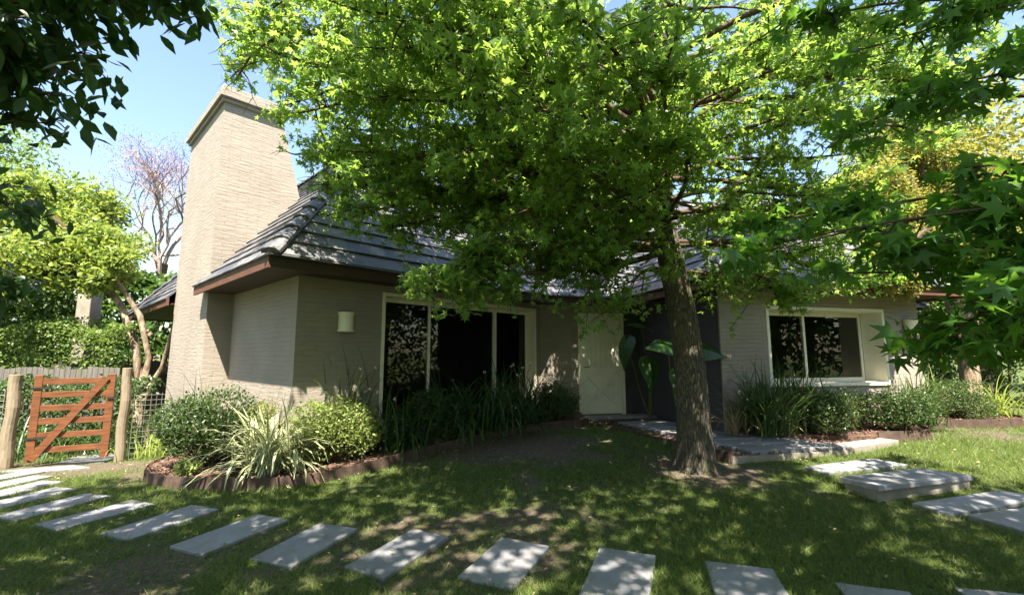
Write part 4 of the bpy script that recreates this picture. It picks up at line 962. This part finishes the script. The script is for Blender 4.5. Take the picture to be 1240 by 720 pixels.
NR = [(3.2, 2.8, 4.2), (3.7, 3.0, 4.3), (2.9, 2.6, 3.8), (1.45, 3.0, 2.44), (1.34, 2.6, 2.12), (1.51, 2.4, 2.17), (1.86, 2.6, 2.02), (1.96, 2.2, 2.08), (2.3, 2.2, 2.24), (1.95, 2.1, 1.60), (2.11, 2.3, 1.6), (2.5, 2.4, 1.6), (2.04, 2, 1.78), (2.24, 2, 1.91), (2.44, 2.3, 2.54), (2.36, 2.8, 3.57), (2.51, 2.6, 3.1), (2.73, 2.4, 3.28), (2.17, 3.0, 2.97), (2.0, 3.0, 3.9), (3.2, 3.2, 3.9), (3.4, 2.0, 4.6), (2.0, 1.6, 4.6), (3.0, .6, 4.4), (4.2, 3.4, 4.6), (3.8, 2.6, 4.8), (5.2, 3.2, 4.6), (4.7, 4.0, 4.3), (3.0, 2.4, 4.7), (5.6, 4.2, 4.4), (5.9, 3.2, 3.8)]
TN = [(4.6, 2.3, -.1, .14), (4.55, 2.3, 1.0, .12), (4.5, 2.3, 2.2, .10), (4.45, 2.3, 3.4, .07), (4.4, 2.3, 4.8, .03)]
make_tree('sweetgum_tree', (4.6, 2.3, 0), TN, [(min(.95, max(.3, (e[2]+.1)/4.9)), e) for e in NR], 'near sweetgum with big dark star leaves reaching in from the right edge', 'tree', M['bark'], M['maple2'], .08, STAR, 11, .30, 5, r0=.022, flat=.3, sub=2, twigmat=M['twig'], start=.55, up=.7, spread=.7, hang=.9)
random.seed(9); rng = np.random.default_rng(9)
NL = [(-1.62, 2.0, 3.28), (-1.72, 2.0, 3.42), (-2.25, 2.1, 3.26), (-2.3, 2.2, 3.05), (-2.4, 2.2, 2.88), (-2.65, 2.3, 2.8), (-2.6, 2.2, 3.1), (-2.4, 2.0, 3.36), (-2.51, 2.0, 2.9), (-2.6, 2.0, 3.1), (-2.2, 2.2, 3.6), (-2.6, 2.4, 3.3), (-2.7, 2.0, 2.8), (-3.6, 3.2, 2.62), (-3.96, 3.6, 2.1), (-2.2, 1.2, 3.8), (-1.5, .8, 4.3), (-3.2, 2.8, 3.6)]
TL = [(-4.4, 2.3, -.1, .13), (-4.4, 2.3, 1.2, .11), (-4.35, 2.25, 2.5, .09), (-4.3, 2.2, 3.8, .06), (-4.2, 2.2, 5, .03)]
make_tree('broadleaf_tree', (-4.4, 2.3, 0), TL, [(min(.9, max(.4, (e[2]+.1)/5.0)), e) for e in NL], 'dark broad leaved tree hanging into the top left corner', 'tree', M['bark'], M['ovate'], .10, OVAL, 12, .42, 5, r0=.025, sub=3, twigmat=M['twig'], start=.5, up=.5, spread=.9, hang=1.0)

LIME = [(-12.08, 10.5, 5.5), (-11.65, 11, 5.9), (-10.84, 11.5, 5.8), (-9.6, 11, 5.1), (-8.7, 10.5, 4.0), (-8.3, 10, 3.2), (-8.3, 9.5, 2.8), (-8.85, 9.5, 2.68), (-10.18, 10, 2.6), (-10.43, 9.5, 2.93), (-9.38, 9, 4.04), (-8.9, 9.2, 3.75), (-10.33, 9, 3.7), (-12.5, 9.2, 3.5), (-12, 9, 4.6), (-11, 9.2, 4.9), (-13, 10, 5.2)]
def blobtree(name, loc, trunk, blobs, label, bark, mat, leaf, per, tmpl=DIA, group=None, cat='tree', shell=.55, up=.7, spread=.9, split=0):
    """a trunk with limbs to each leaf mass; every mass is a ragged cloud of separate leaves"""
    root = empty(name, loc, label, cat, group); mb = MB()
    for t in trunk: mb.tube([Vector(p[:3]) for p in t], [p[3] for p in t], 10)
    mb.build('trunk', bark, root, True)
    if split:
        nb = []
        for (x, y, z, q) in blobs:
            for i in range(split):
                v = Vector((random.gauss(0, 1), random.gauss(0, 1), random.gauss(0, .8))).normalized()*q*random.uniform(.35, .8); nb.append((x+v.x, y+v.y, z+v.z*.8, q*random.uniform(.34, .52)))
        blobs = nb
    top = Vector(trunk[0][-1][:3]); br = MB(); PP = []; OO = []
    for (x, y, z, r) in blobs:
        br.tube(curve(top, (x, y, z), .04, .08, 6), [.07, .06, .05, .04, .03, .02, .01], 5, False)
        n = int(per*r*r); sd = random.random()*90; u = norm(rng.normal(size=(n, 3)))
        nz = np.array([1+.45*noise.noise(Vector((a*1.9+sd, b*1.9, e*1.9)))+.3*noise.noise(Vector((a*5+sd, b*5, e*5))) for a, b, e in u])
        P = u*((1-shell*rng.random(n)**1.5)*nz)[:, None]*np.array([r, r, r*.9]); P = P+.22*r*rng.normal(size=P.shape)*.6
        for i in range(10):
            e = P[rng.integers(n)]*.9; br.tube(curve((x, y, z), (x+e[0], y+e[1], z+e[2]), .03, .1, 3), [.015, .012, .008, .004], 4, False)
        PP.append(P+np.array([x, y, z])); OO.append(norm(P)*.8)
    br.build('branches', M['twig'], root); P = np.concatenate(PP)
    leaves('crown', P, leaf, tmpl, mat, root, up, spread, .2, np.concatenate(OO)); return root
blobtree('lime_green_tree', (-8, 10, 0), [[(-8.05, 10.0, -.2, .11), (-8.0, 10.0, .8, .09), (-8.2, 10, 1.7, .075), (-8.6, 10, 2.6, .07), (-9.4, 10.2, 3.4, .07)], [(-8.0, 10.0, .75, .07), (-7.85, 9.95, 1.5, .055), (-8.1, 9.9, 2.4, .06), (-8.7, 9.9, 3.2, .04)], [(-8.0, 10, .5, .07), (-7.5, 9.9, 1.3, .055), (-7.25, 9.8, 2.3, .04)]],
         [(-11.8, 10.3, 5.1, 1.05), (-10.7, 10.8, 4.9, 1.2), (-9.6, 10.4, 4.2, 1.0), (-8.85, 10.1, 3.5, .75), (-10.4, 9.6, 3.7, 1.1), (-9.1, 9.6, 3.15, .55), (-11.9, 9.4, 3.8, 1.1), (-13.2, 9.8, 4.6, 1.3), (-11.3, 9.4, 3.0, .65)],
         'lime green sunlit tree with pale multiple trunks beside the chimney', M['bark2'], M['lime'], .105, 2000, tmpl=OVAL, split=8)
blobtree('dark_green_tree', (-17, 14, 0), [[(-17, 14, -.2, .25), (-17, 14, 3, .2), (-16.8, 14, 6, .12)]], [(-17.5, 14, 7.6, 2.0), (-15.8, 13.5, 6.2, 1.3), (-18.5, 13, 5.5, 1.8), (-16.5, 13, 4.3, 1.6)], 'tall mid green tree behind the lime green tree', M['bark'], M['hedge'], .16, 1100)
def hedge(x0, x1, y0, y1, z0, z1, n, leaf, mat, label, name='hedge', group=None):
    root = empty(name, ((x0+x1)/2, (y0+y1)/2, z0), label, 'hedge', group)
    P = np.stack([rng.uniform(x0, x1, n), rng.uniform(y0, y1, n), z0+(z1-z0)*rng.random(n)**.8], -1)
    f = rng.integers(0, 3, n); P[f == 0, 1] = y0+rng.random((f == 0).sum())**2*.35; P[f == 1, 2] = z1-rng.random((f == 1).sum())**2*.35
    wob = np.array([noise.noise(Vector((a*.8, b*.8, c*1.1)))*.35+noise.noise(Vector((a*3, b*3, c*3)))*.12 for a, b, c in P]); P[:, 1] -= wob*.8; P[:, 2] += wob*(P[:, 2]-z0)/(z1-z0)*1.2
    leaves('foliage', P, leaf, DIA, mat, root, .7, .9, .2)
    m = MB()
    for i in range(int((x1-x0)/.5)+1):
        x = x0+.25+i*.5; m.tube(curve((x, (y0+y1)/2, z0-.1), (x+random.uniform(-.2, .2), (y0+y1)/2, z1-.2), 0, .08, 4), [.04, .035, .03, .02, .01], 5, False)
    m.build('stems', M['twig'], root); return root
hedge(-16.5, -8.2, 9.5, 10.3, .0, 2.15, 30000, .075, M['hedge'], 'pale green flowering hedge rising behind the paling fence')
hedge(-12.5, -6.75, 8.35, 8.95, -.15, 1.12, 12000, .07, M['strap'], 'low dark foliage between the timber gate and the paling fence', name='shrub_row')
hedge(9.6, 19, 11.6, 12.8, .2, 3.4, 14000, .11, M['green'], 'dark hedge closing the garden right of the house', group='boundary hedges')
hedge(-7.4, -3.5, 15.5, 16.5, .0, 3.2, 3500, .12, M['green'], 'green hedge far behind the wire fence beside the chimney', group='boundary hedges')

hedge(-34, -8.5, 16.5, 17.8, -.2, 4.6, 26000, .30, M['green'], 'tall dark boundary hedge behind the timber fence and the lime tree', group='boundary hedges')
hedge(-20, 22, -14, -12.6, 0, 3.6, 16000, .17, M['green'], 'long unseen hedge added behind the camera to close off the window reflections', group='boundary hedges')  # added so that the panes do not mirror bare ground
blobtree('garden_tree', (15.5, 8.5, 0), [[(15.5, 8.5, -.3, .24), (15.5, 8.5, 3, .18)]], [(15.2, 8.2, 4.5, 1.7), (16, 9, 6, 1.8), (14.8, 7.2, 3.2, 1.2), (15.6, 6.5, 5, 1.5)], 'yellow leaved tree right of the lawn, mirrored in the wide window', M['bark'], M['olive'], .15, 700, group='garden trees behind the camera')
blobtree('garden_tree', (16, 1, 0), [[(16, 1, -.3, .24), (16, 1, 3, .18)]], [(15.6, 1, 4.5, 1.8), (16.2, 2.4, 6.2, 1.8), (15.8, -.6, 3.4, 1.5), (16, -1.5, 5.6, 1.8)], 'lime leaved tree right of the lawn, mirrored in the right window', M['bark'], M['lime'], .15, 700, group='garden trees behind the camera')
hedge(12.4, 13.8, -12, 9.2, 0, 5.0, 42000, .24, M['green'], 'unseen hedge added along the right side of the lawn to darken the window reflections', group='boundary hedges')  # added to block bright sky from the pane reflections
hedge(-3, 9, -11, -9.8, 0, 2.2, 7000, .14, M['hedge'], 'lighter flowering hedge behind the camera', group='boundary hedges')
# bare jacaranda with thin lilac haze
def jacaranda():
    root = empty('jacaranda_tree', (-17.5, 22, 0), 'almost bare tree with fine twigs and a lilac haze of blossom left of the chimney', 'tree')
    tk = MB(); tk.tube([(-17.3, 22, -.2), (-17.4, 22, 3), (-17.1, 22, 6)], [.32, .26, .2], 10); tk.build('trunk', M['bark2'], root, True)
    mb = MB(); P = []
    def grow(p, d, L, r, lev):
        e = p+d*L; c = curve(p, e, .02, .07, 4); mb.tube(c, [r*(1-.1*i) for i in range(5)], 5 if lev < 3 else 3, False)
        if lev >= 6:
            for i in range(10): P.append(tuple(e+Vector((random.gauss(0, .28), random.gauss(0, .28), random.gauss(0, .25)))))
            return
        for k in range(3 if lev < 5 else 2):
            v = (d+Vector((random.gauss(0, .5), random.gauss(0, .5), random.gauss(.08, .42)))).normalized()
            grow(c[random.choice((2, 3, 4)) if k else 4], v, L*random.uniform(.62, .85), r*.62, lev+1)
    for dx, dz in ((-.55, 1), (.15, 1), (.5, .85), (-.9, .7), (-.15, 1.1)):
        grow(Vector((-17.1, 22, random.uniform(4.2, 6))), Vector((dx, random.uniform(-.2, .2), dz)).normalized(), 2.6, .10, 1)
    mb.build('branches', M['twigp'], root); leaves('blossom', np.array(P), .07, DIA, M['lilac'], root, .3, 1.2, 0)
jacaranda()

blobtree('yellow_green_tree', (10.2, 10.4, .2), [[(10.3, 10.4, 0, .2), (10.2, 10.3, 1.5, .17), (9.9, 10.2, 3, .14), (9.4, 10, 4.2, .1)], [(10.2, 10.4, 1.2, .12), (10.5, 10.3, 2.6, .11), (10.9, 10.2, 4.0, .08)]],
         [(8.0, 9.9, 5.3, .95), (7.1, 9.9, 4.6, .75), (8.9, 9.6, 4.7, 1.0), (7.3, 8.9, 3.9, .7), (8.2, 9.0, 3.7, .6), (6.75, 8.2, 3.15, .5), (6.15, 7.5, 2.72, .34), (6.7, 7.7, 2.7, .32), (9.8, 9.3, 4.0, .85), (10.4, 10, 5.4, 1.2), (9.3, 10.4, 6.4, 1.2), (11.6, 9.9, 4.6, 1.1), (10.7, 9.3, 3.1, .6)],
         'olive yellow small leaved tree overhanging the right wing roof', M['bark2'], M['olive'], .07, 7500, split=5)
far = [((14, 15), 6.5, 2.8, 'green'), ((20, 17), 8, 3.5, 'green'), ((12, 19), 9, 3.4, 'hedge'), ((5, 24), 9, 3.5, 'green'), ((-3, 26), 9, 3.5, 'green'), ((-9.5, 27), 8.2, 2.8, 'hedge'), ((-24, 20), 9, 4, 'hedge'), ((-24, 11), 8, 3.5, 'green'), ((13.5, 13), 10, 3.2, 'olive'), ((24, 10), 8, 3.6, 'green'), ((-11, 17), 3.6, 1.7, 'green')]
fl = ['dense green tree beyond the right corner of the house', 'big dark tree at the right edge behind the hedge', 'tree behind the yellow green tree', 'tree behind the middle of the roof', 'tree behind the left wing roof', 'tree far behind the chimney', 'large tree at the left edge behind the lime green tree', 'dark tree at the far left behind the wire fence', 'tall olive tree rising behind the right wing roof', 'dark tree at the far right boundary', 'low round tree behind the far eave']
for ((x, y), h, r, mt), lb in zip(far, fl):
    bl = [(x+random.uniform(-.6, .6)*r, y+random.uniform(-.5, .5)*r, h-r*random.uniform(.6, 1.6), r*random.uniform(.5, .75)) for _ in range(6)]
    blobtree('garden_tree', (x, y, 0), [[(x, y, -.3, .24), (x, y, h*.3, .2), (x+.2, y, h*.55, .12)]], bl, lb, M['bark'], M[mt], .17, 520, group='trees beyond the house')
# garden behind the camera: seen in the window panes, and shades the front lawn
bk = [((-5.5, -6.5), 7.0, 2.6, 'lime'), ((2, -9), 7.5, 3.0, 'green'), ((9, -8), 7.5, 3.2, 'olive'), ((-12, -5), 8, 3.2, 'green'), ((15, -4), 8, 3.4, 'hedge'), ((14, 3.5), 6.5, 2.4, 'olive')]
bl_ = ['lime leaved garden tree behind the camera, mirrored in the wide window', 'tall green garden tree straight behind the camera', 'olive garden tree behind the camera on the right', 'large garden tree behind the camera on the left', 'wide garden tree behind the camera at the far right', 'olive tree right of the camera across the lawn']
for ((x, y), h, r, mt), lb in zip(bk, bl_):
    bl = [(x+random.uniform(-.6, .6)*r, y+random.uniform(-.5, .5)*r, h-r*random.uniform(.6, 1.7), r*random.uniform(.5, .75)) for _ in range(6)]
    blobtree('garden_tree', (x, y, 0), [[(x, y, -.3, .24), (x, y, h*.3, .2), (x+.2, y, h*.55, .12)]], bl, lb, M['bark'], M[mt], .17, 420, group='garden trees behind the camera')
blobtree('shade_tree', (-3.2, -2.6, 0), [[(-3.2, -2.6, -.2, .2), (-3.1, -2.5, 2.5, .16), (-2.8, -2.2, 4.6, .1)]],  # unseen canopy added to cast shade over the foreground lawn
         [(-3.8, 0, 6.2, 1.3), (-1.8, .2, 6.4, 1.3), (.2, 0, 6.6, 1.25), (2.0, .3, 6.6, 1.2), (3.7, .3, 6.4, 1.2), (-5.6, .1, 6.2, 1.3), (-2.9, 1.7, 6.5, 1.1), (-.9, 1.9, 6.7, 1.1), (1.1, 1.8, 6.8, 1.0), (2.9, 1.9, 6.7, 1.0), (-4.8, 1.5, 6.3, 1.0), (4.8, 1.5, 6.4, 1.0), (-2.4, -1.8, 6.0, 1.5), (-5.0, -1.6, 5.6, 1.4), (.4, -2, 6.0, 1.5), (3, -1.6, 6.2, 1.3)],
         'tall unseen tree added behind the camera, its crown spread to shade the lawn', M['bark'], M['maple'], .15, 520, tmpl=STAR)
